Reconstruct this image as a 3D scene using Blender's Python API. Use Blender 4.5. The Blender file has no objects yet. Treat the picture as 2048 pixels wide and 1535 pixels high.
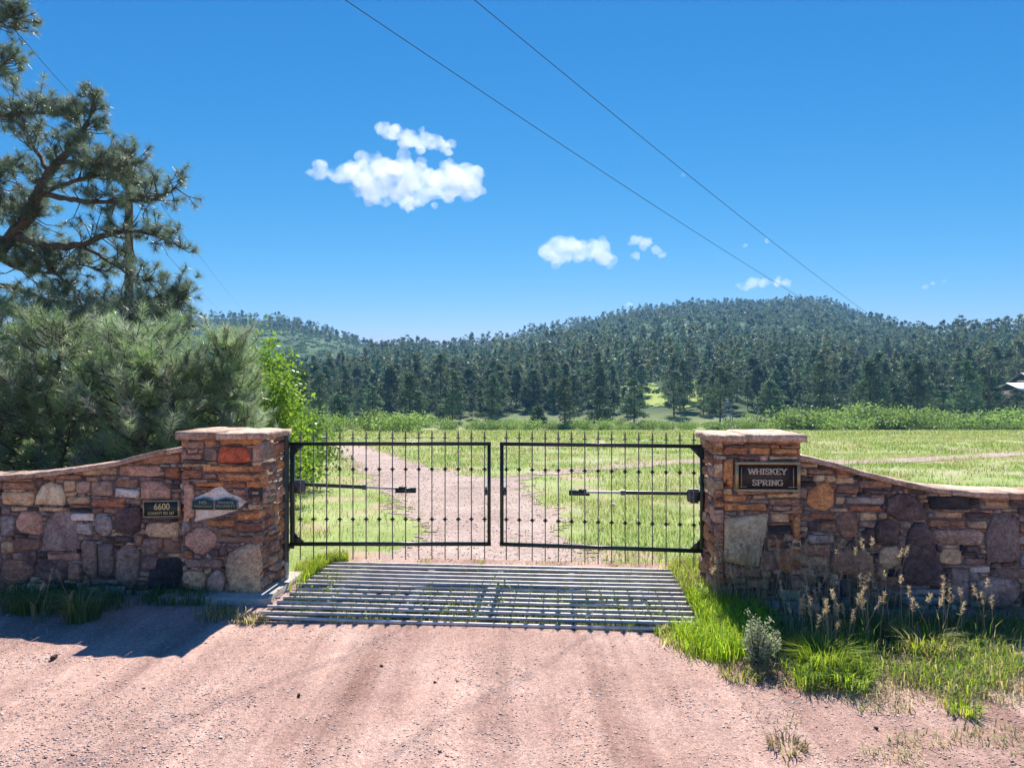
import bpy, math, random
import numpy as np
from mathutils import Vector

# ------------------------------------------------------------------ camera, sky, sun, exposure
R = math.radians
SC = bpy.context.scene
COL = SC.collection
F_PX, CAM_H, HOR = 1400.0, 2.26, 770.0        # focal length in photo pixels, eye height, horizon row

cam_data = bpy.data.cameras.new("camera")
cam_data.sensor_width = 36.0
cam_data.lens = 36.0 * F_PX / 2048.0
cam_data.clip_start = 0.05
cam_data.clip_end = 20000.0
cam = bpy.data.objects.new("camera", cam_data)
COL.objects.link(cam)
cam.location = (0, 0, CAM_H)
cam.rotation_euler = (R(90.1), 0, 0)
SC.camera = cam

SUN_EL, SUN_AZ = 48.0, 4.0                    # azimuth measured from straight ahead towards the right
SUN_STRENGTH, SKY_STRENGTH, EXPOSURE = 5.0, 0.075, 0.90
world = bpy.data.worlds.new("World")
SC.world = world
world.use_nodes = True
wn = world.node_tree.nodes
wl = world.node_tree.links
wn.clear()
sky = wn.new("ShaderNodeTexSky")
sky.sky_type = 'NISHITA'
sky.sun_disc = False
sky.sun_elevation = R(SUN_EL)
sky.sun_rotation = R(SUN_AZ)
sky.altitude = 2000
sky.air_density = 1.0
sky.dust_density = 0.0
sky.ozone_density = 3.0
sep_rgb = wn.new("ShaderNodeSeparateColor")
com_rgb = wn.new("ShaderNodeCombineColor")
wl.new(sky.outputs[0], sep_rgb.inputs[0])
for i, (gain, power) in enumerate(((0.052, 2.6), (0.63, 1.03), (1.86, 0.58))):   # deep azure, camera-like response over the whole sky
    pw = wn.new("ShaderNodeMath")
    pw.operation = 'POWER'
    pw.inputs[1].default_value = power
    ml = wn.new("ShaderNodeMath")
    ml.operation = 'MULTIPLY'
    ml.inputs[1].default_value = gain
    wl.new(sep_rgb.outputs[i], pw.inputs[0])
    wl.new(pw.outputs[0], ml.inputs[0])
    wl.new(ml.outputs[0], com_rgb.inputs[i])
bg = wn.new("ShaderNodeBackground")
bg.inputs['Strength'].default_value = SKY_STRENGTH
wl.new(com_rgb.outputs[0], bg.inputs['Color'])
wo = wn.new("ShaderNodeOutputWorld")
wl.new(bg.outputs[0], wo.inputs['Surface'])

sun_data = bpy.data.lights.new("sun", 'SUN')
sun_data.energy = SUN_STRENGTH
sun_data.angle = R(0.5)
sun_data.color = (1.0, 0.955, 0.88)
sun = bpy.data.objects.new("sun", sun_data)
COL.objects.link(sun)
sd = Vector((math.sin(R(SUN_AZ)) * math.cos(R(SUN_EL)), math.cos(R(SUN_AZ)) * math.cos(R(SUN_EL)), math.sin(R(SUN_EL))))
sun.rotation_euler = sd.to_track_quat('Z', 'Y').to_euler()
sun.location = (5, 20, 40)

SC.view_settings.view_transform = 'Standard'
SC.view_settings.look = 'None'
SC.view_settings.exposure = EXPOSURE
SC.view_settings.gamma = 1.0
SC.view_settings.use_curve_mapping = False
SC.render.engine = 'CYCLES'
SC.cycles.use_denoising = True
SC.cycles.max_bounces = 8
SC.cycles.diffuse_bounces = 5
SC.cycles.transmission_bounces = 4
SC.cycles.volume_bounces = 6
SC.cycles.transparent_max_bounces = 8

# ------------------------------------------------------------------ helpers
rng = np.random.default_rng(7)
random.seed(7)


def tag(o, label=None, cat=None, group=None, kind=None):
    if label: o["label"] = label
    if cat: o["category"] = cat
    if group: o["group"] = group
    if kind: o["kind"] = kind
    return o


def empty(name, loc=(0, 0, 0), rz=0.0, parent=None):
    o = bpy.data.objects.new(name, None)
    o.empty_display_size = 0.1
    COL.objects.link(o)
    o.location = loc
    o.rotation_euler = (0, 0, rz)
    o.parent = parent
    return o


def np_data(name, V, F, mat=None, cols=None, smooth=False):
    V = np.asarray(V, dtype=np.float32).reshape(-1, 3)
    F = np.asarray(F, dtype=np.int32)
    k = F.shape[1]
    me = bpy.data.meshes.new(name)
    me.vertices.add(len(V))
    me.vertices.foreach_set("co", V.ravel())
    me.loops.add(F.size)
    me.loops.foreach_set("vertex_index", F.ravel())
    me.polygons.add(len(F))
    me.polygons.foreach_set("loop_start", np.arange(len(F), dtype=np.int32) * k)
    if smooth:
        me.polygons.foreach_set("use_smooth", np.ones(len(F), dtype=bool))
    me.update(calc_edges=True)
    if cols is not None:
        a = me.color_attributes.new("Col", 'FLOAT_COLOR', 'POINT')
        c = np.ones((len(V), 4), dtype=np.float32)
        c[:, :3] = cols
        a.data.foreach_set("color", c.ravel())
    if mat: me.materials.append(mat)
    return me


def obj(name, me, parent=None, loc=(0, 0, 0)):
    o = bpy.data.objects.new(name, me)
    COL.objects.link(o)
    o.parent = parent
    o.location = loc
    return o


class MB:
    """collects simple shapes, triangles only"""
    def __init__(self):
        self.V, self.F, self.n = [], [], 0

    def add(self, V, F):
        V = np.asarray(V, float).reshape(-1, 3)
        F = np.asarray(F, int)
        if F.shape[1] == 4:
            F = np.concatenate([F[:, [0, 1, 2]], F[:, [0, 2, 3]]])
        self.V.append(V)
        self.F.append(F + self.n)
        self.n += len(V)
        return self

    def box(self, c, s, rz=0.0):
        c = np.array(c, float)
        h = np.array(s, float) / 2
        v = np.array([[x, y, z] for z in (-1, 1) for y in (-1, 1) for x in (-1, 1)], float) * h
        if rz:
            co, si = math.cos(rz), math.sin(rz)
            v = np.stack([v[:, 0] * co - v[:, 1] * si, v[:, 0] * si + v[:, 1] * co, v[:, 2]], 1)
        f = [[0, 2, 3, 1], [4, 5, 7, 6], [0, 1, 5, 4], [2, 6, 7, 3], [0, 4, 6, 2], [1, 3, 7, 5]]
        return self.add(v + c, f)

    def tube(self, P, r, n=6, cap=True):
        P = np.asarray(P, float)
        m = len(P)
        r = np.broadcast_to(np.asarray(r, float), (m,))
        T = np.gradient(P, axis=0)
        T /= np.linalg.norm(T, axis=1, keepdims=True) + 1e-9
        ref = np.where(np.abs(T[:, 2:3]) > 0.9, [[1.0, 0, 0]], [[0, 0, 1.0]])
        A = np.cross(T, ref)
        A /= np.linalg.norm(A, axis=1, keepdims=True) + 1e-9
        B = np.cross(T, A)
        an = np.arange(n) / n * 2 * math.pi
        ring = P[:, None, :] + r[:, None, None] * (np.cos(an)[None, :, None] * A[:, None, :] + np.sin(an)[None, :, None] * B[:, None, :])
        V = ring.reshape(-1, 3)
        F = []
        for i in range(m - 1):
            for j in range(n):
                j2 = (j + 1) % n
                F.append([i * n + j, i * n + j2, (i + 1) * n + j2, (i + 1) * n + j])
        self.add(V, F)
        if cap:
            V2 = np.concatenate([ring[0], P[:1], ring[-1], P[-1:]])
            F2 = [[j, n, (j + 1) % n] for j in range(n)] + [[n + 1 + j, n + 1 + (j + 1) % n, 2 * n + 1] for j in range(n)]
            self.add(V2, F2)
        return self

    def prism(self, poly, ax, ay, az, o, d0, d1):
        """polygon (a,b) in plane (ax,ay) at origin o, extruded along az from d0 to d1"""
        o, ax, ay, az = (np.array(q, float) for q in (o, ax, ay, az))
        P = np.array(poly, float)
        n = len(P)
        base = o + P[:, :1] * ax + P[:, 1:2] * ay
        V = np.concatenate([base + az * d0, base + az * d1, [base.mean(0) + az * d0, base.mean(0) + az * d1]])
        F = []
        for i in range(n):
            j = (i + 1) % n
            F += [[i, j, n + j], [i, n + j, n + i], [j, i, 2 * n], [n + i, n + j, 2 * n + 1]]
        return self.add(V, F)

    def lathe(self, prof, c=(0, 0, 0), n=8):
        P = np.array(prof, float)
        an = np.arange(n) / n * 2 * math.pi
        V = np.stack([P[:, None, 0] * np.cos(an), P[:, None, 0] * np.sin(an), np.repeat(P[:, 1:2], n, 1)], 2).reshape(-1, 3)
        F = [[i * n + j, i * n + (j + 1) % n, (i + 1) * n + (j + 1) % n, (i + 1) * n + j] for i in range(len(P) - 1) for j in range(n)]
        return self.add(V + np.array(c, float), F)

    def data(self, name, mat, smooth=False):
        return np_data(name, np.concatenate(self.V), np.concatenate(self.F), mat, smooth=smooth)

    def build(self, name, mat, parent=None, loc=(0, 0, 0), smooth=False):
        return obj(name, self.data(name, mat, smooth), parent, loc)


# ------------------------------------------------------------------ materials
def new_mat(name):
    m = bpy.data.materials.new(name)
    m.use_nodes = True
    nt = m.node_tree
    nt.nodes.clear()
    out = nt.nodes.new("ShaderNodeOutputMaterial")
    return m, nt, out


def N(nt, t, **kw):
    n = nt.nodes.new(t)
    for k, v in kw.items():
        if k in n.inputs: n.inputs[k].default_value = v
        else: setattr(n, k, v)
    return n


def ramp(nt, src, stops):
    r = nt.nodes.new("ShaderNodeValToRGB")
    cr = r.color_ramp
    while len(cr.elements) < len(stops): cr.elements.new(0.5)
    for e, (p, c) in zip(cr.elements, stops):
        e.position = p
        e.color = tuple(c) + (1,) if len(c) == 3 else c
    nt.links.new(src, r.inputs[0])
    return r.outputs[0]


def noise(nt, vec, scale, detail=5, rough=0.55):
    n = N(nt, "ShaderNodeTexNoise")
    n.inputs['Scale'].default_value = scale
    n.inputs['Detail'].default_value = detail
    n.inputs['Roughness'].default_value = rough
    if vec is not None: nt.links.new(vec, n.inputs['Vector'])
    return n.outputs['Fac']


def mixc(nt, fac, a, b, mode='MIX'):
    m = nt.nodes.new("ShaderNodeMix")
    m.data_type = 'RGBA'
    m.blend_type = mode
    for sock, v in ((m.inputs[0], fac), (m.inputs[6], a), (m.inputs[7], b)):
        if isinstance(v, (int, float)): sock.default_value = v
        elif isinstance(v, tuple): sock.default_value = v + (1,) if len(v) == 3 else v
        else: nt.links.new(v, sock)
    return m.outputs[2]


def bump(nt, h, strength, dist, normal=None):
    b = nt.nodes.new("ShaderNodeBump")
    b.inputs['Strength'].default_value = strength
    b.inputs['Distance'].default_value = dist
    nt.links.new(h, b.inputs['Height'])
    if normal is not None: nt.links.new(normal, b.inputs['Normal'])
    return b.outputs[0]


def plain(name, col, rough=0.6, metal=0.0, var=0.15, scale=20.0, bump_d=0.0):
    m, nt, out = new_mat(name)
    tc = N(nt, "ShaderNodeTexCoord")
    f = noise(nt, tc.outputs['Object'], scale)
    dark = tuple(c * (1 - var) for c in col)
    lite = tuple(min(1, c * (1 + var)) for c in col)
    c = ramp(nt, f, [(0.3, dark), (0.7, lite)])
    p = N(nt, "ShaderNodeBsdfPrincipled", Roughness=rough, Metallic=metal)
    nt.links.new(c, p.inputs['Base Color'])
    if bump_d:
        nt.links.new(bump(nt, f, 0.6, bump_d), p.inputs['Normal'])
    nt.links.new(p.outputs[0], out.inputs[0])
    return m


def stone_mat(name, col, contrast=0.45, strata=0.0, second=None):
    m, nt, out = new_mat(name)
    tc = N(nt, "ShaderNodeTexCoord")
    oi = N(nt, "ShaderNodeObjectInfo")
    add = N(nt, "ShaderNodeVectorMath", operation='MULTIPLY_ADD')
    nt.links.new(oi.outputs['Random'], add.inputs[0])
    add.inputs[1].default_value = (37.0, 53.0, 71.0)
    nt.links.new(tc.outputs['Object'], add.inputs[2])
    vec = add.outputs[0]
    mp = N(nt, "ShaderNodeMapping")
    mp.inputs['Scale'].default_value = (1.0, 1.0, 1.0 + strata * 6)
    nt.links.new(vec, mp.inputs[0])
    f1 = noise(nt, mp.outputs[0], 9.0, 8, 0.65)
    f2 = noise(nt, vec, 60.0, 4, 0.6)
    f3 = noise(nt, vec, 5.0, 3, 0.5)
    f5 = noise(nt, vec, 24.0, 6, 0.7)
    dark = tuple(c * (1 - contrast) for c in col)
    lite = tuple(min(1, c * (1 + contrast * 0.8)) for c in col)
    c = ramp(nt, f1, [(0.3, dark), (0.5, col), (0.72, lite)])
    if second is not None:
        c = mixc(nt, ramp(nt, f3, [(0.50, (0, 0, 0)), (0.66, (0.8, 0.8, 0.8))]), c, second)
    c = mixc(nt, 0.55, c, ramp(nt, f2, [(0.35, (0.25, 0.25, 0.25)), (0.7, (0.78, 0.78, 0.78))]), 'OVERLAY')
    c = mixc(nt, 0.5, c, ramp(nt, f5, [(0.36, (0.16, 0.15, 0.15)), (0.5, (0.5, 0.5, 0.5)), (0.66, (0.80, 0.78, 0.76))]), 'OVERLAY')
    hsv = N(nt, "ShaderNodeHueSaturation")
    mr = N(nt, "ShaderNodeMapRange")
    mr.inputs['To Min'].default_value = 1.0
    mr.inputs['To Max'].default_value = 1.5
    nt.links.new(oi.outputs['Random'], mr.inputs[0])
    nt.links.new(mr.outputs[0], hsv.inputs['Value'])
    nt.links.new(c, hsv.inputs['Color'])
    p = N(nt, "ShaderNodeBsdfPrincipled", Roughness=0.85)
    nt.links.new(hsv.outputs[0], p.inputs['Base Color'])
    b1 = bump(nt, f1, 1.0, 0.022)
    b1 = bump(nt, f5, 0.9, 0.014, b1)
    b2 = bump(nt, f2, 0.7, 0.005, b1)
    nt.links.new(b2, p.inputs['Normal'])
    nt.links.new(p.outputs[0], out.inputs[0])
    return m


def leaf_mat(name, trans=0.35, rough=0.5, spec=0.3, gain=1.3, hue=0.0, warm=0.7):
    m, nt, out = new_mat(name)
    at = N(nt, "ShaderNodeVertexColor", layer_name="Col")
    oi = N(nt, "ShaderNodeObjectInfo")
    hsv = N(nt, "ShaderNodeHueSaturation")
    mr = N(nt, "ShaderNodeMapRange")
    mr.inputs['To Min'].default_value = 0.75
    mr.inputs['To Max'].default_value = 1.25
    nt.links.new(oi.outputs['Random'], mr.inputs[0])
    nt.links.new(mr.outputs[0], hsv.inputs['Value'])
    wn_ = N(nt, "ShaderNodeTexWhiteNoise", noise_dimensions='1D')
    nt.links.new(oi.outputs['Random'], wn_.inputs['W'])
    mh = N(nt, "ShaderNodeMapRange")
    mh.inputs['To Min'].default_value = 0.5 - hue
    mh.inputs['To Max'].default_value = 0.5 + hue
    nt.links.new(wn_.outputs['Value'], mh.inputs[0])
    nt.links.new(mh.outputs[0], hsv.inputs['Hue'])
    nt.links.new(at.outputs[0], hsv.inputs['Color'])
    p = N(nt, "ShaderNodeBsdfPrincipled", Roughness=rough)
    p.inputs['Specular IOR Level'].default_value = spec
    nt.links.new(hsv.outputs[0], p.inputs['Base Color'])
    t = N(nt, "ShaderNodeBsdfTranslucent")
    g = mixc(nt, 1.0, hsv.outputs[0], (gain, gain, gain * warm), 'MULTIPLY')
    nt.links.new(g, t.inputs[0])
    mx = N(nt, "ShaderNodeMixShader")
    mx.inputs[0].default_value = trans
    nt.links.new(p.outputs[0], mx.inputs[1])
    nt.links.new(t.outputs[0], mx.inputs[2])
    nt.links.new(mx.outputs[0], out.inputs[0])
    return m


def ground_mat(name, stops, s1, s2, bump_d, fine=90.0, patch=None, beyond=None, ruts=False, grit=False):
    m, nt, out = new_mat(name)
    g = N(nt, "ShaderNodeNewGeometry")
    v = g.outputs['Position']
    f1 = noise(nt, v, s1, 6, 0.6)
    f2 = noise(nt, v, s2, 6, 0.65)
    f3 = noise(nt, v, fine, 3, 0.6)
    c = ramp(nt, f1, stops)
    c = mixc(nt, 0.75 if ruts else 0.5, c, ramp(nt, f2, [(0.3, (0.30, 0.30, 0.30)), (0.7, (0.70, 0.70, 0.70))]), 'OVERLAY')
    c = mixc(nt, 0.8 if (ruts or grit) else 0.45, c, ramp(nt, f3, [(0.3, (0.22, 0.22, 0.22)), (0.72, (0.80, 0.80, 0.80))]), 'OVERLAY')
    if patch is not None:
        f4 = noise(nt, v, patch[0], 4, 0.55)
        c = mixc(nt, ramp(nt, f4, [(patch[2], (0, 0, 0)), (patch[3], (1, 1, 1))]), c, patch[1])
    if ruts:                                    # packed wheel lines and coarser ridges, running toward the gate
        mp = N(nt, "ShaderNodeMapping")
        mp.inputs['Rotation'].default_value = (0, 0, -G_ANG_M)
        mp.inputs['Scale'].default_value = (2.3, 0.16, 1)
        nt.links.new(v, mp.inputs[0])
        f7 = noise(nt, mp.outputs[0], 1.0, 5, 0.6)
        c = mixc(nt, 0.85, c, ramp(nt, f7, [(0.32, (0.26, 0.22, 0.21)), (0.5, (0.5, 0.5, 0.5)), (0.68, (0.72, 0.71, 0.69))]), 'OVERLAY')
    if beyond is not None:                      # the wooded slopes carry dark undergrowth instead of meadow turf
        sep = N(nt, "ShaderNodeSeparateXYZ")
        nt.links.new(v, sep.inputs[0])
        mr = N(nt, "ShaderNodeMapRange")
        mr.inputs['From Min'].default_value = 122
        mr.inputs['From Max'].default_value = 165
        nt.links.new(sep.outputs['Y'], mr.inputs[0])
        f6 = noise(nt, v, 0.03, 6, 0.65)
        und = ramp(nt, f6, [(0.35, beyond), (0.54, tuple(q * 1.4 for q in beyond)), (0.66, (0.15, 0.22, 0.085))])
        c = mixc(nt, mr.outputs[0], c, und)
    p = N(nt, "ShaderNodeBsdfPrincipled", Roughness=0.95)
    p.inputs['Specular IOR Level'].default_value = 0.1
    nt.links.new(c, p.inputs['Base Color'])
    b = bump(nt, f2, 0.5, bump_d)
    b = bump(nt, f3, 0.8, bump_d * 0.4, b)
    nt.links.new(b, p.inputs['Normal'])
    nt.links.new(p.outputs[0], out.inputs[0])
    return m


G_ANG_M = R(-4.7)
M = {}
STONE = {
    'orange': ((0.58, 0.26, 0.10), 0.45, 0.6, (0.36, 0.14, 0.06)),
    'rust': ((0.40, 0.16, 0.08), 0.5, 0.5, (0.24, 0.11, 0.07)),
    'red': ((0.54, 0.12, 0.05), 0.45, 0.1, (0.36, 0.11, 0.06)),
    'tan': ((0.58, 0.39, 0.22), 0.4, 0.2, (0.42, 0.25, 0.15)),
    'cream': ((0.70, 0.54, 0.33), 0.3, 0.0, (0.52, 0.36, 0.20)),
    'pale': ((0.72, 0.61, 0.52), 0.2, 0.2, None),
    'mauve': ((0.33, 0.21, 0.155), 0.55, 0.1, (0.48, 0.33, 0.24)),
    'brown': ((0.38, 0.20, 0.12), 0.5, 0.4, (0.27, 0.16, 0.115)),
    'taupe': ((0.27, 0.19, 0.155), 0.4, 0.0, (0.35, 0.26, 0.20)),
    'dark': ((0.125, 0.080, 0.068), 0.5, 0.1, (0.22, 0.14, 0.11)),
    'black': ((0.040, 0.035, 0.036), 0.5, 0.1, (0.075, 0.062, 0.060)),
    'grey': ((0.40, 0.33, 0.285), 0.4, 0.3, (0.29, 0.23, 0.195)),
    'pink': ((0.54, 0.31, 0.21), 0.45, 0.2, (0.40, 0.22, 0.15)),
}
for k, (c, ct, st, s2) in STONE.items():
    M[k] = stone_mat("stone_" + k, c, ct, st, s2)
M['mortar'] = stone_mat("mortar", (0.23, 0.17, 0.135), 0.35, 0.0, (0.15, 0.11, 0.09))
M['capstone'] = stone_mat("capstone", (0.50, 0.34, 0.25), 0.35, 0.5, (0.38, 0.20, 0.12))
M['gate_metal'] = plain("gate_metal", (0.030, 0.038, 0.026), 0.3, 0.0, 0.25, 30)
M['post_metal'] = plain("post_metal", (0.075, 0.085, 0.060), 0.4, 0.0, 0.3, 12)
M['picket_metal'] = plain("picket_metal", (0.22, 0.20, 0.16), 0.5, 0.0, 0.25, 30)
M['motor_metal'] = plain("motor_metal", (0.11, 0.115, 0.115), 0.35, 0.3, 0.2, 20)
M['steel'] = plain("galvanised_steel", (0.70, 0.62, 0.58), 0.42, 0.0, 0.3, 7, 0.001)
M['concrete'] = ground_mat("concrete", [(0.3, (0.40, 0.36, 0.30)), (0.7, (0.55, 0.50, 0.43))], 3, 20, 0.004)
M['brass'] = plain("brass", (0.55, 0.40, 0.22), 0.45, 0.5, 0.2, 30)
M['bronze_letter'] = plain("bronze_letter", (0.62, 0.49, 0.35), 0.5, 0.2, 0.15, 40)
M['plate_brown'] = plain("plate_brown", (0.045, 0.032, 0.030), 0.5, 0.2, 0.35, 40, 0.001)
M['plate_green'] = plain("plate_green", (0.020, 0.032, 0.022), 0.4, 0.0, 0.3, 30)
M['sign_green'] = plain("sign_green", (0.022, 0.060, 0.042), 0.45, 0.0, 0.2, 30)
M['sign_grey'] = plain("sign_grey", (0.33, 0.34, 0.30), 0.5, 0.0, 0.15, 30)
M['gold'] = plain("gold_paint", (0.62, 0.52, 0.24), 0.45, 0.2, 0.1, 30)
M['bark'] = plain("bark", (0.085, 0.062, 0.050), 0.9, 0.0, 0.5, 14, 0.02)
M['twig'] = plain("twig", (0.10, 0.075, 0.065), 0.9, 0.0, 0.4, 20)
M['pole_wood'] = plain("pole_wood", (0.10, 0.075, 0.058), 0.85, 0.0, 0.4, 6, 0.005)
M['wire'] = plain("wire", (0.012, 0.012, 0.012), 1.0)
M['needle'] = leaf_mat("pine_needles", 0.45, 0.36, 0.5, 1.25, 0.0, 1.0)
M['forest'] = leaf_mat("forest_needles", 0.25, 0.6, 0.2, 1.2, 0.045)
M['leaf'] = leaf_mat("leaves", 0.45, 0.5, 0.3, 1.35)
M['grass'] = leaf_mat("grass_blades", 0.45, 0.55, 0.25, 1.3)
M['gravel'] = ground_mat("gravel", [(0.30, (0.345, 0.215, 0.175)), (0.5, (0.43, 0.275, 0.225)), (0.72, (0.50, 0.345, 0.29))], 0.9, 34, 0.018, 110.0, ruts=True)
M['drive'] = ground_mat("drive_gravel", [(0.30, (0.34, 0.25, 0.215)), (0.5, (0.42, 0.315, 0.27)), (0.72, (0.50, 0.39, 0.34))], 0.7, 9, 0.03, 45.0, grit=True)
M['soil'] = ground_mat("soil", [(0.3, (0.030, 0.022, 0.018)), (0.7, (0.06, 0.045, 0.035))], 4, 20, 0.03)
M['meadow'] = ground_mat("meadow", [(0.30, (0.21, 0.28, 0.08)), (0.5, (0.30, 0.35, 0.13)), (0.72, (0.42, 0.40, 0.24))], 0.22, 1.1, 0.05, 14.0,
                         patch=(0.60, (0.44, 0.32, 0.23), 0.53, 0.64), beyond=(0.044, 0.075, 0.034))
M['pebble'] = None

# ------------------------------------------------------------------ coordinates read off the photograph
def ray(px, py):
    return np.array([(px - 1024) / F_PX, 1.0, (HOR - py) / F_PX])


def at(px, py, d):
    return np.array([0, 0, CAM_H]) + ray(px, py) * d


def gp(px, py, z=0.0):
    d = F_PX * (CAM_H - z) / (py - HOR)
    return np.array([(px - 1024) / F_PX * d, d, z])


def smooth01(t):
    t = np.clip(t, 0, 1)
    return t * t * (3 - 2 * t)


_u = np.array([-600, 300, 560, 640, 750, 860, 1000, 1100, 1200, 1300, 1400, 1500, 1600, 1660, 1700, 1760, 1850, 2048, 2600], float)
_y = np.array([745, 745, 745, 735, 703, 697, 684, 664, 640, 620, 612, 608, 601, 606, 625, 646, 668, 664, 670], float)
_r = np.array([300, 300, 320, 360, 520, 580, 660, 720, 790, 850, 880, 920, 950, 940, 900, 720, 470, 400, 400], float)
_u2 = np.array([-600, 250, 370, 450, 560, 650, 700, 750, 850, 950, 1100, 2600], float)
_y2 = np.array([655, 645, 643, 641, 641, 662, 676, 692, 704, 720, 760, 790], float)


def terrain(X, Y):
    X = np.asarray(X, float)
    Y = np.asarray(Y, float)
    d = np.hypot(X, Y)
    az = np.degrees(np.arctan2(X, Y))
    side = 1 - smooth01((np.abs(az) - 48) / 35)
    Yc = np.where(np.abs(az) < 48, Y, d * math.cos(R(48)))
    u = 1024 + F_PX * np.tan(np.radians(np.clip(az, -48, 48)))
    t0 = np.clip((Yc - 11.0) / 104.0, 0, 1)
    low = -5.4 * (t0 - 0.10 * np.sin(t0 * math.pi)) * side
    ry = np.interp(u, _u, _y)
    rr = np.interp(u, _u, _r)
    zr = CAM_H + (HOR - ry) / F_PX * rr
    t = (Yc - 138) / (rr - 138)
    up = np.where(t < 1, np.clip(t, 0, 1) ** 1.12, 1 - 0.5 * smooth01((t - 1) / 1.6))
    main = (zr + 5.4) * up * side
    zr2 = CAM_H + (HOR - np.interp(u, _u2, _y2)) / F_PX * 720.0
    t2 = (Yc - 300) / 420.0
    up2 = np.where(t2 < 1, np.clip(t2, 0, 1) ** 1.05, 1 - 0.4 * smooth01((t2 - 1) / 1.5))
    left = (zr2 + 5.4) * up2 * side
    hill = np.maximum(main, left)
    far = smooth01((Yc - 150) / 200) * side
    bumpy = (np.sin(X * 0.021 + 1.3) * np.cos(Y * 0.017) * 2.2 + np.sin(X * 0.06 + Y * 0.045) * 1.0) * far
    near = 0.02 * np.sin(X * 0.9 + 0.4) * np.sin(Y * 0.7) * smooth01((Yc - 11) / 6)
    return low + hill + bumpy + near


# frames of the entrance
A_ANG = R(-3.5)
AX = np.array([math.cos(A_ANG), math.sin(A_ANG), 0.0])
PA = np.array([-2.65, 7.36, 0.0])             # left pillar, corner beside the gate
PB = np.array([2.065, 7.12, 0.0])             # right pillar, corner beside the gate
G_ANG = R(-4.7)
GO = np.array([-2.44, 6.70, 0.0])             # cattle guard, near left corner
GX = np.array([math.cos(G_ANG), math.sin(G_ANG), 0.0])
GY = np.array([-math.sin(G_ANG), math.cos(G_ANG), 0.0])
GW, GD = 4.20, 2.12


def wall_st(px, py, origin, depth=0.0):
    """photo pixel -> (along, height) on the wall face through origin"""
    nrm = np.array([-AX[1], AX[0], 0.0])
    r = ray(px, py)
    o = origin + nrm * depth
    k = nrm.dot(o) / nrm.dot(np.array([r[0], r[1], 0]))
    p = np.array([0, 0, CAM_H]) + r * k
    return float((p - o).dot(AX)), float(p[2])


# ------------------------------------------------------------------ terrain sheet
def inside_yard(X, Y, inset=0.0):
    s = (X - GO[0]) * GX[0] + (Y - GO[1]) * GX[1]
    q = (X - GO[0]) * GY[0] + (Y - GO[1]) * GY[1]
    a = (s > -16 + inset) & (s < 20 - inset) & (q > -14 + inset) & (q < 1.0 - inset)
    b = (s > -0.32 + inset) & (s < 4.55 - inset) & (q > -1) & (q < 2.5 - inset)
    return a | b


def build_ground():
    azs = np.radians(np.concatenate([np.arange(-180, -42, 3.0), np.arange(-42, 42, 0.3), np.arange(42, 180, 3.0)]))
    rs = np.concatenate([np.linspace(0.6, 3.0, 5), np.linspace(3.4, 16, 60), 16 * (3000 / 16) ** (np.arange(1, 150) / 149.0)])
    na, nr = len(azs), len(rs)
    Rg, Ag = np.meshgrid(rs, azs, indexing='ij')
    X, Y = Rg * np.sin(Ag), Rg * np.cos(Ag)
    Z = terrain(X, Y)
    Z = np.where(inside_yard(X, Y, 0.30), -1.2, Z)
    V = np.stack([X, Y, Z], 2).reshape(-1, 3)
    i, j = np.meshgrid(np.arange(nr - 1), np.arange(na), indexing='ij')
    j2 = (j + 1) % na
    F = np.stack([i * na + j, i * na + j2, (i + 1) * na + j2, (i + 1) * na + j], 2).reshape(-1, 4)
    V = np.concatenate([V, [[0, 0, -1.2]]])
    cap = np.stack([np.full(na, len(V) - 1), (np.arange(na) + 1) % na, np.arange(na), np.arange(na)], 1)
    o = obj("ground", np_data("ground", V, F, M['meadow'], smooth=True))
    tag(o, "green meadow ground falling gently to wooded hills", kind="structure")


build_ground()


def value_noise(X, Y, s, seed):
    r = np.random.default_rng(seed)
    T = r.random((64, 64))
    x, y = X * s, Y * s
    xi, yi = np.floor(x).astype(int), np.floor(y).astype(int)
    fx, fy = x - xi, y - yi
    fx, fy = fx * fx * (3 - 2 * fx), fy * fy * (3 - 2 * fy)
    g = lambda a, b: T[a % 64, b % 64]
    return (g(xi, yi) * (1 - fx) + g(xi + 1, yi) * fx) * (1 - fy) + (g(xi, yi + 1) * (1 - fx) + g(xi + 1, yi + 1) * fx) * fy


def yard_z(X, Y):
    s = (X - GO[0]) * GX[0] + (Y - GO[1]) * GX[1]
    q = (X - GO[0]) * GY[0] + (Y - GO[1]) * GY[1]
    z = 0.012 + 0.022 * (value_noise(X, Y, 1.3, 1) - 0.5) + 0.016 * (value_noise(X, Y, 4.5, 2) - 0.5) + 0.010 * (value_noise(X, Y, 13, 3) - 0.5)
    w = s + 0.06 * np.sin(q * 1.1)
    for c in (1.05, 2.75, 1.75, 3.45):
        z = z - 0.022 * np.exp(-((w - c) / 0.16) ** 2) + 0.012 * np.exp(-((w - c - 0.3) / 0.12) ** 2)
    edge = smooth01(np.abs(q) / 0.5) if True else 1
    z = np.where(q > -0.02, 0.012, z * edge + 0.012 * (1 - edge))
    return z


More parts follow.
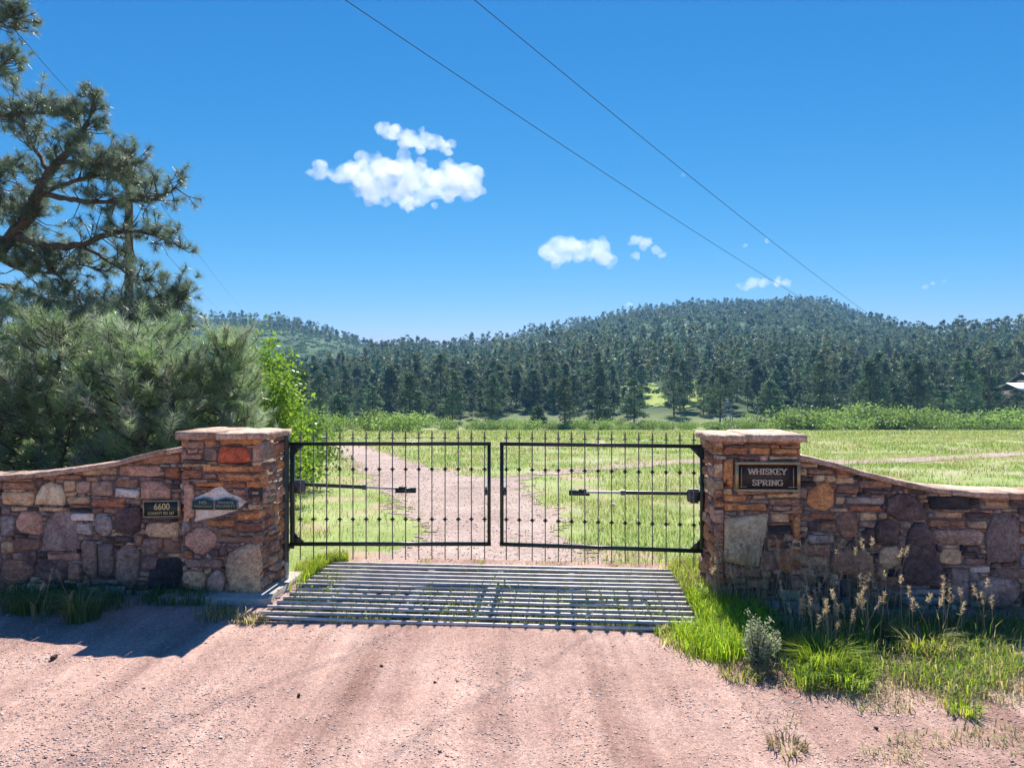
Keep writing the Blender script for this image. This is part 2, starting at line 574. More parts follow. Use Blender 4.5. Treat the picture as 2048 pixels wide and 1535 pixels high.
def build_yard():
    sx = np.unique(np.round(np.concatenate([np.linspace(-16, -3, 14), np.linspace(-3, 0, 60), np.linspace(0, GW, 90), np.linspace(GW, 8.0, 70), np.linspace(8, 20, 12), [-0.32, 4.55]]), 4))
    qy = np.unique(np.round(np.concatenate([np.linspace(-14, -3.2, 12), np.linspace(-3.2, 0, 70), np.linspace(0, 1.0, 8), np.linspace(1.0, GD, 6), [2.5]]), 4))
    S, Q = np.meshgrid(sx, qy, indexing='ij')
    X = GO[0] + S * GX[0] + Q * GY[0]
    Y = GO[1] + S * GX[1] + Q * GY[1]
    Z = yard_z(X, Y)
    V = np.stack([X, Y, Z], 2).reshape(-1, 3)
    nq = len(qy)
    F = []
    for i in range(len(sx) - 1):
        for j in range(nq - 1):
            cs, cq = (sx[i] + sx[i + 1]) / 2, (qy[j] + qy[j + 1]) / 2
            if 0 < cs < GW and 0 < cq < GD: continue
            if cq > 1.0 and not (-0.32 < cs < 4.55): continue
            F.append([i * nq + j, (i + 1) * nq + j, (i + 1) * nq + j + 1, i * nq + j + 1])
    o = obj("gravel_road", np_data("gravel_road", V, np.array(F), M['gravel'], smooth=True))
    tag(o, "reddish gravel forecourt with faint tyre tracks before the gate", kind="structure")
    # pit under the cattle guard
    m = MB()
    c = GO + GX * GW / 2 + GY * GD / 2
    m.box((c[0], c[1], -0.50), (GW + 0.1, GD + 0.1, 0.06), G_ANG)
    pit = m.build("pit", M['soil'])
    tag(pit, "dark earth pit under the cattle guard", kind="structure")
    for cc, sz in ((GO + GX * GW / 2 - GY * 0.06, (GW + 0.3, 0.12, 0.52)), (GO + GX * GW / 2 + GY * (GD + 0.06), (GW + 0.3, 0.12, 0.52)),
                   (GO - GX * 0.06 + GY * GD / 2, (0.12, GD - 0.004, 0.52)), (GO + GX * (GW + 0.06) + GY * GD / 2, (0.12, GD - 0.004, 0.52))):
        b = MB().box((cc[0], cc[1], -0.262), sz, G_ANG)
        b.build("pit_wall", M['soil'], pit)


build_yard()


def in_poly(X, Y, poly):
    P = np.array(poly)
    c = np.zeros(X.shape, bool)
    j = len(P) - 1
    for i in range(len(P)):
        xi, yi, xj, yj = P[i, 0], P[i, 1], P[j, 0], P[j, 1]
        cond = ((yi > Y) != (yj > Y)) & (X < (xj - xi) * (Y - yi) / (yj - yi + 1e-12) + xi)
        c ^= cond
        j = i
    return c


def on_ground(px, py):
    """photo pixel -> point on the sloping meadow"""
    r = ray(px, py)
    ds = np.linspace(6, 160, 3000)
    z = CAM_H + r[2] * ds
    g = terrain(r[0] * ds, ds)
    k = np.argmax(z < g)
    d = ds[k]
    return (r[0] * d, d)


drive_px = [(640, 1135), (665, 1127), (800, 1105), (838, 1060), (822, 1030), (775, 990), (722, 945), (690, 915), (650, 892), (700, 888), (733, 893), (790, 912),
            (850, 930), (905, 945), (960, 953), (1010, 955), (1075, 953), (1040, 962), (1062, 985), (1092, 1010), (1112, 1040), (1135, 1075), (1190, 1110), (1240, 1135)]
DRIVE = [on_ground(*p) for p in drive_px]
TRACK = [on_ground(*p) for p in [(1000, 955), (1120, 938), (1240, 928), (1330, 921), (1400, 917), (1560, 920), (1700, 919), (1800, 917), (1920, 910), (2060, 902), (2300, 893),
                                 (2300, 898), (2060, 909), (1920, 918), (1800, 926), (1700, 931), (1560, 932), (1400, 927), (1330, 931), (1240, 938), (1120, 950)]]


def ribbon(name, poly, x0, x1, y0, y1, step, wob, mat, lift, label):
    gx, gy = np.arange(x0, x1, step), np.arange(y0, y1, step)
    X, Y = np.meshgrid(gx, gy, indexing='ij')
    cx, cy = X[:-1, :-1] + step / 2, Y[:-1, :-1] + step / 2
    jx = wob * (value_noise(cx, cy, 1.2, 11) - 0.5) * 2 + wob * 0.6 * (value_noise(cx, cy, 4.1, 12) - 0.5) * 2 + wob * 0.5 * rng.normal(size=cx.shape) * 0.6
    keep = in_poly(cx + jx, cy + jx * 0.6, poly) & ~inside_yard(cx, cy, 0.15)
    nj = len(gy)
    i, j = np.nonzero(keep)
    F = np.stack([i * nj + j, (i + 1) * nj + j, (i + 1) * nj + j + 1, i * nj + j + 1], 1)
    Z = terrain(X, Y) + lift
    V = np.stack([X, Y, Z], 2).reshape(-1, 3)
    used, inv = np.unique(F, return_inverse=True)
    o = obj(name, np_data(name, V[used], inv.reshape(F.shape), mat, smooth=True))
    return tag(o, label, kind="structure")


ribbon("gravel_driveway", DRIVE, -16, 5, 8.3, 50, 0.075, 0.26, M['drive'], 0.010, "grey pink gravel driveway curving away through the meadow")
ribbon("dirt_track", TRACK, -2, 42, 14, 46, 0.16, 1.0, M['drive'], 0.014, "thin dirt track crossing the meadow behind the wall")


# ------------------------------------------------------------------ stone walls and pillars
def rough_poly(x0, y0, x1, y1, r, ex=None):
    """uneven quarry-stone outline filling a box: corners pushed in or chopped, edges wavering"""
    w, h = x1 - x0, y1 - y0
    k = min(w, h)
    pts = []
    for cx, cy, dx, dy in ((x0, y0, 1, 1), (x1, y0, -1, 1), (x1, y1, -1, -1), (x0, y1, 1, -1)):
        jx, jy = r.uniform(0, 0.10) * min(w, 2 * h), r.uniform(0, 0.14) * h
        px, py = cx + dx * jx, cy + dy * jy
        c = r.uniform(0.06, 0.22) * k if ex is None else r.uniform(0.16, 0.36) * k
        a, b = (px + dx * c * r.uniform(0.6, 1.4), py), (px, py + dy * c * r.uniform(0.6, 1.2))
        pts += [b, a] if dx * dy > 0 else [a, b]
    return densify(pts, r, max(0.05, 0.42 * k))


def densify(poly, r, step=0.07):
    out = []
    for i in range(len(poly)):
        p, q = np.array(poly[i]), np.array(poly[(i + 1) % len(poly)])
        L = np.linalg.norm(q - p)
        k = max(1, int(L / step))
        for m in range(k):
            a = p + (q - p) * m / k
            out.append((a[0] + r.uniform(-0.006, 0.006), a[1] + r.uniform(-0.006, 0.006)))
    return out


def stone(parent, poly, mat, sx, inn, origin, r, proud, name="stone"):
    """one stone: poly in (along, height); sx = along axis, inn = inward axis, all in the parent's frame"""
    P = np.array(poly, float)
    if ((P[:, 0] * np.roll(P[:, 1], -1)) - (np.roll(P[:, 0], -1) * P[:, 1])).sum() < 0:
        P = P[::-1]
    c = P.mean(0)
    n = len(P)
    d = P - c
    L = np.linalg.norm(d, axis=1, keepdims=True) + 1e-6
    inset = 1 - np.minimum(0.009 / L, 0.3)
    tilt = r.uniform(-0.05, 0.05, 2)
    def lay(k, dep, amp):
        q = d * k
        dd = dep + r.uniform(-amp, amp, n) - np.clip(q @ tilt, -0.02, 0.02)
        return np.concatenate([q, dd[:, None]], 1)
    rings = [lay(1.0, 0.05, 0), lay(1.0, -proud * 0.35, 0.004), lay(inset, -proud, 0.004), lay(0.55, -proud - 0.006, 0.009)]
    Q = np.concatenate(rings + [np.array([[0, 0, -proud - 0.006 + r.uniform(-0.008, 0.008)]])])
    sx, inn = np.array(sx, float), np.array(inn, float)
    V = Q[:, :1] * sx + Q[:, 1:2] * np.array([0, 0, 1.0]) + Q[:, 2:3] * inn
    F = []
    for k in range(3):
        for i in range(n):
            j = (i + 1) % n
            F += [[k * n + i, k * n + j, (k + 1) * n + j], [k * n + i, (k + 1) * n + j, (k + 1) * n + i]]
    for i in range(n):
        F.append([3 * n + i, 3 * n + (i + 1) % n, 4 * n])
    if np.dot(np.cross(sx, [0, 0, 1]), inn) > 0:
        F = [f[::-1] for f in F]
    loc = np.array(origin, float) + c[0] * sx + c[1] * np.array([0, 0, 1.0])
    o = obj(name, np_data(name, V, np.array(F), mat), parent, tuple(loc))
    return o


MIX = ['brown'] * 5 + ['mauve'] * 4 + ['rust'] * 3 + ['tan'] * 3 + ['orange'] * 3 + ['taupe'] * 3 + ['pink'] * 3 + ['dark'] * 3 + ['grey'] * 2


def lay_face(parent, traced, s0, s1, top, sx, inn, origin, seed, mix=MIX, big=0.40, size=0.010, tall=0.17):
    """traced stones first, then fill what is free of the face with smaller ones"""
    r = np.random.default_rng(seed)
    nx, nz = int((s1 - s0) / size) + 1, int(2.0 / size)
    occ = np.zeros((nx, nz), bool)
    xs = s0 + (np.arange(nx) + 0.5) * size
    zs = (np.arange(nz) + 0.5) * size - 0.02
    XX, ZZ = np.meshgrid(xs, zs, indexing='ij')
    tp = np.array([top(x) for x in xs])
    occ |= ZZ > tp[:, None]
    polys = []
    for key, poly in traced:
        P = np.array(poly)
        c = P.mean(0)
        cl = [(min(max(x, s0 + 0.004), s1 - 0.004), min(max(y, 0.0), top(min(max(x, s0), s1)) - 0.004)) for x, y in poly]
        polys.append((key, cl))
        big_p = c + (np.array(cl) - c) * 1.0
        occ |= in_poly(XX, ZZ, big_p)
    free0 = ~occ
    order = np.argwhere(free0)
    r.shuffle(order)
    for ix, iz in order:
        if occ[ix, iz]: continue
        w_max, h_max = r.uniform(0.10, big), r.uniform(0.035, tall)
        x0 = x1 = ix
        z0 = z1 = iz
        grow = [True] * 4
        while any(grow):
            if grow[0]:
                if x0 > 0 and (x1 - x0 + 1) * size < w_max and not occ[x0 - 1, z0:z1 + 1].any(): x0 -= 1
                else: grow[0] = False
            if grow[1]:
                if x1 < nx - 1 and (x1 - x0 + 1) * size < w_max and not occ[x1 + 1, z0:z1 + 1].any(): x1 += 1
                else: grow[1] = False
            if grow[2]:
                if z0 > 0 and (z1 - z0 + 1) * size < h_max and not occ[x0:x1 + 1, z0 - 1].any(): z0 -= 1
                else: grow[2] = False
            if grow[3]:
                if z1 < nz - 1 and (z1 - z0 + 1) * size < h_max and not occ[x0:x1 + 1, z1 + 1].any(): z1 += 1
                else: grow[3] = False
        w, h = (x1 - x0 + 1) * size, (z1 - z0 + 1) * size
        if w < 0.045 or h < 0.028:
            occ[ix, iz] = True
            continue
        occ[x0:x1 + 1, z0:z1 + 1] = True
        a, b = s0 + x0 * size, -0.02 + z0 * size
        polys.append((mix[r.integers(len(mix))], rough_poly(a + 0.002, b + 0.002, a + w - 0.002, b + h - 0.002, r)))
    for key, poly in polys:
        stone(parent, poly, M[key], sx, inn, origin, r, r.uniform(0.012, 0.042))
    return len(polys)


def trace(rows, z0, zy, fac, origin, depth, seed):
    r = np.random.default_rng(seed)
    out = []
    for row in rows:
        if isinstance(row[1], list):
            pts = [wall_st(z0 + x * fac, zy + y * fac, origin, depth) for x, y in row[1]]
            out.append((row[0], densify(pts, r)))
        else:
            k, x0, y0, x1, y1 = row
            a, zt = wall_st(z0 + x0 * fac, zy + y0 * fac, origin, depth)
            b, zb = wall_st(z0 + x1 * fac, zy + y1 * fac, origin, depth)
            out.append((k, rough_poly(a, zb, b, zt, r, 2.8 if (b - a) > 0.2 and (zt - zb) > 0.2 else None)))
    return out


L_PILLAR = [
    ('orange', 1090, 152, 1280, 178), ('orange', 1290, 162, 1562, 205), ('mauve', 1085, 178, 1200, 232), ('brown', 1203, 172, 1275, 220),
    ('red', 1280, 207, 1480, 318), ('orange', 1485, 222, 1562, 310), ('pink', 1095, 255, 1190, 292), ('mauve', 1200, 225, 1275, 308),
    ('tan', 1072, 310, 1240, 338), ('orange', 1195, 324, 1562, 368), ('orange', 1282, 370, 1562, 420), ('rust', 1080, 345, 1190, 402),
    ('brown', 1195, 372, 1278, 408), ('pink', 1080, 412, 1140, 650), ('orange', 1148, 424, 1322, 452), ('rust', 1326, 428, 1450, 458),
    ('pale', [(1145, 660), (1143, 520), (1190, 495), (1300, 448), (1345, 490), (1400, 512), (1452, 545), (1400, 590), (1300, 622)]),
    ('pink', 1372, 462, 1450, 500), ('black', 1456, 450, 1562, 545), ('tan', 1455, 548, 1562, 590), ('orange', 1395, 592, 1562, 652),
    ('orange', 1212, 640, 1380, 690), ('rust', 1382, 657, 1562, 725), ('brown', 1285, 695, 1378, 735), ('brown', 1290, 738, 1562, 785),
    ('pink', 1070, 672, 1280, 865), ('dark', 1285, 800, 1345, 865),
    ('tan', [(1335, 905), (1350, 850), (1400, 815), (1470, 785), (1562, 785), (1562, 1090), (1500, 1105), (1420, 1095), (1360, 1050), (1330, 970)]),
    ('mauve', 1080, 872, 1320, 930), ('tan', 1075, 940, 1215, 1072), ('mauve', 1218, 935, 1328, 1100), ('brown', 1322, 1010, 1385, 1115),
]
L_WALL = [
    ('black', [(870, 1060), (880, 920), (930, 880), (1040, 868), (1072, 900), (1068, 1000), (1050, 1062)]),
    ('tan', 850, 652, 1066, 760), ('brown', 945, 762, 1066, 850), ('mauve', 830, 748, 940, 858), ('dark', 676, 560, 835, 742), ('dark', 672, 745, 780, 778),
    ('mauve', 672, 785, 822, 1062), ('mauve', 824, 862, 928, 958), ('grey', 552, 602, 670, 762), ('mauve', 482, 742, 572, 1000), ('taupe', 578, 768, 668, 1000),
    ('taupe', [(240, 830), (245, 740), (270, 650), (320, 600), (390, 590), (440, 640), (452, 740), (450, 832)]),
    ('pale', 405, 608, 550, 660), ('grey', 442, 664, 545, 738), ('pink', 85, 588, 250, 740), ('grey', 0, 600, 82, 762), ('tan', 0, 772, 80, 850),
    ('brown', 90, 748, 232, 830), ('pink', 270, 842, 470, 888), ('dark', 205, 872, 400, 1040), ('brown', 0, 870, 200, 1032), ('brown', 405, 892, 478, 1012),
    ('tan', 0, 478, 205, 565), ('cream', [(210, 555), (212, 500), (245, 445), (300, 418), (350, 440), (380, 500), (378, 560)]),
    ('tan', 388, 502, 528, 562), ('mauve', 442, 408, 528, 498), ('mauve', 532, 412, 665, 512), ('rust', 532, 518, 735, 578), ('pale', 672, 462, 820, 518),
    ('pink', [(826, 525), (830, 430), (880, 415), (960, 418), (1000, 470), (1010, 525)]), ('black', 1002, 438, 1064, 470), ('brown', 1012, 478, 1064, 560),
    ('brown', 672, 402, 815, 458), ('pink', 692, 325, 955, 398), ('rust', 960, 335, 1066, 402), ('tan', 482, 335, 680, 388), ('brown', 262, 382, 470, 412),
    ('brown', 0, 422, 200, 472), ('black', 402, 578, 545, 604), ('tan', 222, 572, 372, 600), ('mauve', 742, 524, 836, 556), ('brown', 830, 256, 1064, 322),
]
R_PILLAR = [
    ('brown', 192, 168, 330, 206), ('dark', 334, 168, 500, 208), ('rust', 504, 172, 676, 208), ('rust', 195, 216, 348, 266), ('orange', 352, 216, 480, 266),
    ('orange', 484, 220, 676, 260), ('rust', 282, 272, 412, 291), ('tan', 470, 270, 640, 292), ('orange', 195, 272, 260, 486), ('pink', 642, 282, 680, 482),
    ('orange', 200, 502, 336, 542), ('pink', 370, 497, 450, 526), ('tan', 456, 490, 678, 518), ('brown', 470, 522, 678, 560), ('orange', 200, 550, 455, 598),
    ('pink', 490, 566, 606, 596), ('cream', [(205, 640), (465, 605), (455, 700), (440, 770), (405, 922), (300, 912), (205, 890)]),
    ('tan', 480, 606, 596, 666), ('black', 462, 672, 592, 726), ('orange', 610, 602, 680, 776), ('rust', 445, 748, 560, 808), ('orange', 512, 812, 678, 970),
    ('brown', 432, 812, 506, 960), ('dark', 562, 778, 678, 808), ('brown', 200, 930, 420, 990), ('dark', 482, 1000, 602, 1062), ('brown', 330, 995, 476, 1060),
]
R_WALL = [
    ('orange', [(690, 545), (700, 480), (760, 440), (820, 425), (855, 480), (850, 560), (800, 592), (720, 585)]),
    ('cream', 732, 382, 802, 424), ('tan', 858, 392, 980, 436), ('brown', 695, 345, 850, 378), ('brown', 1000, 408, 1195, 460), ('rust', 862, 345, 1020, 384),
    ('dark', 1040, 380, 1190, 406), ('brown', 862, 442, 1000, 490), ('dark', 1022, 466, 1186, 498), ('grey', 922, 506, 1156, 558), ('tan', 862, 512, 918, 560),
    ('rust', 942, 560, 1130, 594), ('rust', 706, 606, 860, 644), ('brown', 862, 598, 1000, 758), ('tan', 1002, 602, 1112, 658),
    ('dark', [(1160, 600), (1165, 520), (1230, 488), (1310, 500), (1360, 540), (1400, 620), (1380, 645), (1230, 650)]),
    ('dark', [(1092, 700), (1110, 655), (1180, 645), (1235, 670), (1245, 760), (1200, 790), (1110, 785)]),
    ('dark', [(1258, 900), (1290, 720), (1330, 662), (1380, 665), (1430, 720), (1460, 860), (1522, 1000), (1500, 1045), (1262, 1020)]),
    ('dark', [(920, 808), (1000, 730), (1060, 690), (1090, 700), (1095, 808)]), ('tan', 1112, 800, 1252, 950), ('brown', 822, 815, 1098, 978),
    ('dark', 692, 650, 770, 720), ('grey', 690, 730, 860, 790), ('black', 1412, 505, 1670, 592), ('tan', 1740, 536, 1890, 586), ('tan', 1440, 596, 1610, 640),
    ('dark', 1630, 602, 1792, 640), ('brown', 1402, 644, 1546, 690), ('mauve', 1445, 695, 1738, 808), ('taupe', [(1755, 890), (1752, 720), (1800, 620), (1880, 600), (1945, 660), (1945, 880), (1880, 902)]),
    ('tan', 1462, 812, 1610, 918), ('dark', 1612, 832, 1702, 862), ('mauve', 1622, 872, 1748, 918), ('pale', 1662, 922, 1782, 962), ('taupe', 1548, 925, 1656, 1180),
    ('mauve', 1670, 968, 1972, 1180), ('grey', 1230, 1050, 1508, 1096), ('grey', 1240, 1102, 1500, 1150), ('brown', 1080, 982, 1240, 1046), ('black', 732, 985, 820, 1050),
    ('dark', 890, 992, 970, 1108), ('dark', 1200, 412, 1300, 450), ('brown', 1302, 440, 1460, 468), ('tan', 1470, 470, 1700, 500), ('dark', 1290, 472, 1405, 498),
]

NRM = np.array([-AX[1], AX[0], 0.0])


def make_pillar(name, corner, side, traced, seed, label, cap_rows):
    """side = -1: body lies left of the corner, +1: right of it"""
    t = empty(name, tuple(corner), A_ANG)
    tag(t, label, "pillar")
    W, D, H = 0.85, 0.74, 1.70
    x0, x1 = (-W, 0) if side < 0 else (0, W)
    MB().box(((x0 + x1) / 2, D / 2, (H - 0.1) / 2), (W - 0.06, D - 0.06, H + 0.1)).build("mortar_core", M['mortar'], t)
    ex = np.array([1.0, 0, 0])
    ey = np.array([0, 1.0, 0])
    lay_face(t, traced, x0, x1, lambda s: H, ex, ey, (0, 0.03, 0), seed)
    warm = ['orange', 'rust', 'brown', 'pink', 'brown', 'rust', 'tan', 'mauve']
    gx = x1 if side < 0 else x0                # the face that looks at the gate
    lay_face(t, [], 0.0, D, lambda s: H, ey, -ex if side < 0 else ex, (gx + (-0.03 if side < 0 else 0.03), 0, 0), seed + 1, warm, 0.42, tall=0.24)
    ox = x0 if side < 0 else x1                # the face above the wall
    lay_face(t, [], 0.0, D, lambda s: H, ey, ex if side < 0 else -ex, (ox + (0.03 if side < 0 else -0.03), 0, 0), seed + 2, warm, 0.4, size=0.02)
    r = np.random.default_rng(seed + 9)
    for (a, b, th, ov) in cap_rows:            # slabs of the cap
        pts = []
        n = 6
        xa, xb = x0 + (x1 - x0) * a - (0.05 if a == 0 else 0), x0 + (x1 - x0) * b + (0.05 if b == 1 else 0)
        for i in range(n + 1): pts.append((xa + (xb - xa) * i / n, -ov + r.uniform(-0.030, 0.030)))
        for i in range(1, 5): pts.append((xb + (r.uniform(-0.02, 0.02) if b == 1 else -0.003), -ov + (D + 2 * ov) * i / 5))
        for i in range(n + 1): pts.append((xb + (xa - xb) * i / n, D + ov + r.uniform(-0.02, 0.02)))
        for i in range(4, 0, -1): pts.append((xa + (r.uniform(-0.02, 0.02) if a == 0 else 0.003), -ov + (D + 2 * ov) * i / 5))
        P = np.array(pts)
        n2 = len(P)
        c = P.mean(0)
        low = np.concatenate([c + (P - c) * 0.985, np.full((n2, 1), H - 0.012)], 1)
        mid = np.concatenate([P, (H + th - 0.016 + r.uniform(-0.006, 0.006, n2))[:, None]], 1)
        top = np.concatenate([c + (P - c) * 0.965, (H + th + r.uniform(-0.006, 0.006, n2))[:, None]], 1)
        inr = np.concatenate([c + (P - c) * 0.5, (H + th + r.uniform(-0.004, 0.008, n2))[:, None]], 1)
        V = np.concatenate([low, mid, top, inr, [[c[0], c[1], H + th], [c[0], c[1], H - 0.012]]])
        F = []
        for k in range(3):
            for i in range(n2):
                j = (i + 1) % n2
                F += [[k * n2 + i, k * n2 + j, (k + 1) * n2 + j], [k * n2 + i, (k + 1) * n2 + j, (k + 1) * n2 + i]]
        for i in range(n2):
            F += [[3 * n2 + i, 3 * n2 + (i + 1) % n2, 4 * n2], [(i + 1) % n2, i, 4 * n2 + 1]]
        obj("cap_slab", np_data("cap_slab", V, np.array(F), M['capstone']), t)
    return t


def make_wall(name, corner, side, traced, top_px, seed, label):
    DEP = 0.05
    org = corner + NRM * DEP
    t = empty(name, tuple(org), A_ANG)
    tag(t, label, "wall")
    pts = sorted(wall_st(x, y, corner, DEP) for x, y in top_px)
    xs, zs = [p[0] for p in pts], [p[1] for p in pts]
    top = lambda s: float(np.interp(s, xs, zs))
    W = 4.2
    s0, s1 = (-0.83 - W, -0.83) if side < 0 else (0.83, 0.83 + W)
    n = 24
    ss = np.linspace(s0, s1, n + 1)
    V, F = [], []
    D = 0.42
    for s in ss:
        V += [[s, 0.03, -0.2], [s, 0.03, top(s) - 0.05], [s, D, top(s) - 0.05], [s, D, -0.2]]
    for i in range(n):
        for k in range(4):
            a, b = i * 4 + k, i * 4 + (k + 1) % 4
            F.append([a, a + 4, b + 4, b])
    F += [[0, 1, 2, 3], [n * 4 + 3, n * 4 + 2, n * 4 + 1, n * 4]]
    obj("mortar_core", np_data("mortar_core", V, np.array(F)[:, ::-1], M['mortar']), t)
    cool = ['brown'] * 5 + ['mauve'] * 3 + ['taupe'] * 4 + ['dark'] * 5 + ['tan'] * 4 + ['grey'] * 2 + ['black']
    lay_face(t, traced, s0, s1, lambda s: top(s) - 0.045, np.array([1.0, 0, 0]), np.array([0, 1.0, 0]), (0, 0.03, 0), seed, cool)
    r = np.random.default_rng(seed + 5)
    s = s0
    while s < s1 - 0.02:                        # coping flags along the top
        e = min(s + r.uniform(0.30, 0.60), s1)
        if s1 - e < 0.15: e = s1
        k = 5
        fr = [(s + 0.003 + (e - s - 0.006) * i / k, -0.035 + r.uniform(-0.022, 0.012)) for i in range(k + 1)]
        bk = [(s + 0.003 + (e - s - 0.006) * i / k, D + 0.03 + r.uniform(-0.02, 0.02)) for i in range(k, -1, -1)]
        P = np.array(fr + bk)
        hz = np.array([top(p) for p in P[:, 0]])
        th = r.uniform(-0.006, 0.008)
        n2 = len(P)
        c = P.mean(0)
        up = hz + th + r.uniform(-0.004, 0.004, n2)
        V = np.concatenate([np.c_[P, hz - 0.052], np.c_[P, up - 0.010], np.c_[c + (P - c) * [0.985, 0.95], up], [[c[0], c[1], top(c[0]) + th], [c[0], c[1], top(c[0]) - 0.052]]])
        F = []
        for q in range(2):
            for i in range(n2):
                j = (i + 1) % n2
                F += [[q * n2 + i, q * n2 + j, (q + 1) * n2 + j], [q * n2 + i, (q + 1) * n2 + j, (q + 1) * n2 + i]]
        for i in range(n2):
            F += [[2 * n2 + i, 2 * n2 + (i + 1) % n2, 3 * n2], [(i + 1) % n2, i, 3 * n2 + 1]]
        obj("coping_stone", np_data("coping_stone", V, np.array(F), M['capstone']), t)
        s = e
    return t


Z1, Z2 = (0, 820, 600 / 1771), (1380, 820, 668 / 1972)
make_pillar("stone_pillar", PA, -1, trace(L_PILLAR, *Z1, PA, 0.0, 21), 31, "stone gate pillar carrying the small green private property signs",
            [(0, 0.47, 0.070, 0.055), (0.47, 1, 0.058, 0.035)])
make_pillar("stone_pillar", PB, 1, trace(R_PILLAR, *Z2, PB, 0.0, 22), 41, "stone gate pillar carrying the framed nameplate",
            [(0, 0.36, 0.052, 0.045), (0.36, 1, 0.066, 0.060)])
make_wall("stone_wall", PA, -1, trace(L_WALL, *Z1, PA, 0.05, 23), [(367, 893), (300, 905), (235, 922), (170, 932), (100, 942), (50, 947), (0, 950), (-300, 962)], 51,
          "rubble stone wall with house number plate, before the pines")
make_wall("stone_wall", PB, 1, trace(R_WALL, *Z2, PB, 0.05, 24), [(1606, 910), (1668, 925), (1720, 940), (1790, 958), (1870, 975), (1960, 984), (2048, 987), (2400, 995)], 61,
          "rubble stone wall with dark boulders, behind tall seeding grass")

# concrete footings under the pillars
def footing(corner, side, label):
    t = empty("concrete_footing", tuple(corner), A_ANG)
    x0, x1 = (-1.0, 0.155) if side < 0 else (-0.135, 1.0)
    y0, y1 = (-0.20, 0.86) if side < 0 else (-0.55, 0.62)
    m = MB()
    P = [(x0, y0), (x1, y0), (x1, y1), (x0, y1)]
    m.box(((x0 + x1) / 2, (y0 + y1) / 2, -0.06), (x1 - x0, y1 - y0, 0.28))
    t2 = m.build("slab", M['concrete'], t)
    b = t2.modifiers.new("edge", 'BEVEL')
    b.width = 0.012
    b.segments = 2
    tag(t, label, "footing")
    return t


footing(PA, -1, "pale concrete footing under the pillar with private property signs")
footing(PB, 1, "pale concrete footing half hidden in bright grass by cattle guard")

# ------------------------------------------------------------------ signs
STROKES = {
    'W': (1.25, [[(0.05, 1), (0.33, 0)], [(0.33, 0), (0.62, 0.85)], [(0.62, 0.85), (0.9, 0)], [(0.9, 0), (1.2, 1)]], [(0.08, 1), (1.17, 1), (0.62, 0.9)]),
    'H': (1.0, [[(0.18, 0), (0.18, 1)], [(0.82, 0), (0.82, 1)], [(0.18, 0.5), (0.82, 0.5)]], [(0.18, 0), (0.18, 1), (0.82, 0), (0.82, 1)]),
    'I': (0.5, [[(0.25, 0), (0.25, 1)]], [(0.25, 0), (0.25, 1)]),
    'S': (0.8, [[(0.70, 0.76), (0.62, 0.93), (0.4, 1.0), (0.18, 0.93), (0.12, 0.76), (0.22, 0.60), (0.58, 0.42), (0.68, 0.25), (0.60, 0.08), (0.4, 0), (0.18, 0.07), (0.10, 0.25)]], []),
    'K': (1.0, [[(0.18, 0), (0.18, 1)], [(0.22, 0.42), (0.85, 1)], [(0.42, 0.58), (0.88, 0)]], [(0.18, 0), (0.18, 1), (0.84, 1), (0.86, 0)]),
    'E': (0.85, [[(0.18, 0), (0.18, 1)], [(0.18, 0.97), (0.75, 0.97)], [(0.18, 0.5), (0.6, 0.5)], [(0.18, 0.03), (0.78, 0.03)], [(0.74, 0.97), (0.74, 0.78)], [(0.77, 0.03), (0.77, 0.24)]], []),
    'Y': (0.95, [[(0.47, 0), (0.47, 0.45)], [(0.47, 0.45), (0.12, 1)], [(0.47, 0.45), (0.83, 1)]], [(0.47, 0), (0.12, 1), (0.83, 1)]),
    'P': (0.85, [[(0.2, 0), (0.2, 1)], [(0.2, 0.97), (0.55, 0.97), (0.72, 0.86), (0.74, 0.70), (0.68, 0.55), (0.5, 0.46), (0.2, 0.46)]], [(0.2, 0), (0.2, 1)]),
    'R': (0.95, [[(0.2, 0), (0.2, 1)], [(0.2, 0.97), (0.55, 0.97), (0.72, 0.86), (0.74, 0.72), (0.68, 0.57), (0.5, 0.48), (0.2, 0.48)], [(0.48, 0.48), (0.84, 0)]], [(0.2, 0), (0.2, 1), (0.86, 0)]),
    'N': (1.0, [[(0.18, 0), (0.18, 1)], [(0.18, 1), (0.82, 0)], [(0.82, 0), (0.82, 1)]], [(0.18, 0), (0.16, 1), (0.82, 1)]),
    'G': (0.95, [[(0.80, 0.76), (0.70, 0.93), (0.47, 1), (0.22, 0.9), (0.10, 0.65), (0.10, 0.35), (0.22, 0.10), (0.47, 0), (0.70, 0.07), (0.82, 0.2), (0.82, 0.44)], [(0.56, 0.44), (0.92, 0.44)]], []),
}


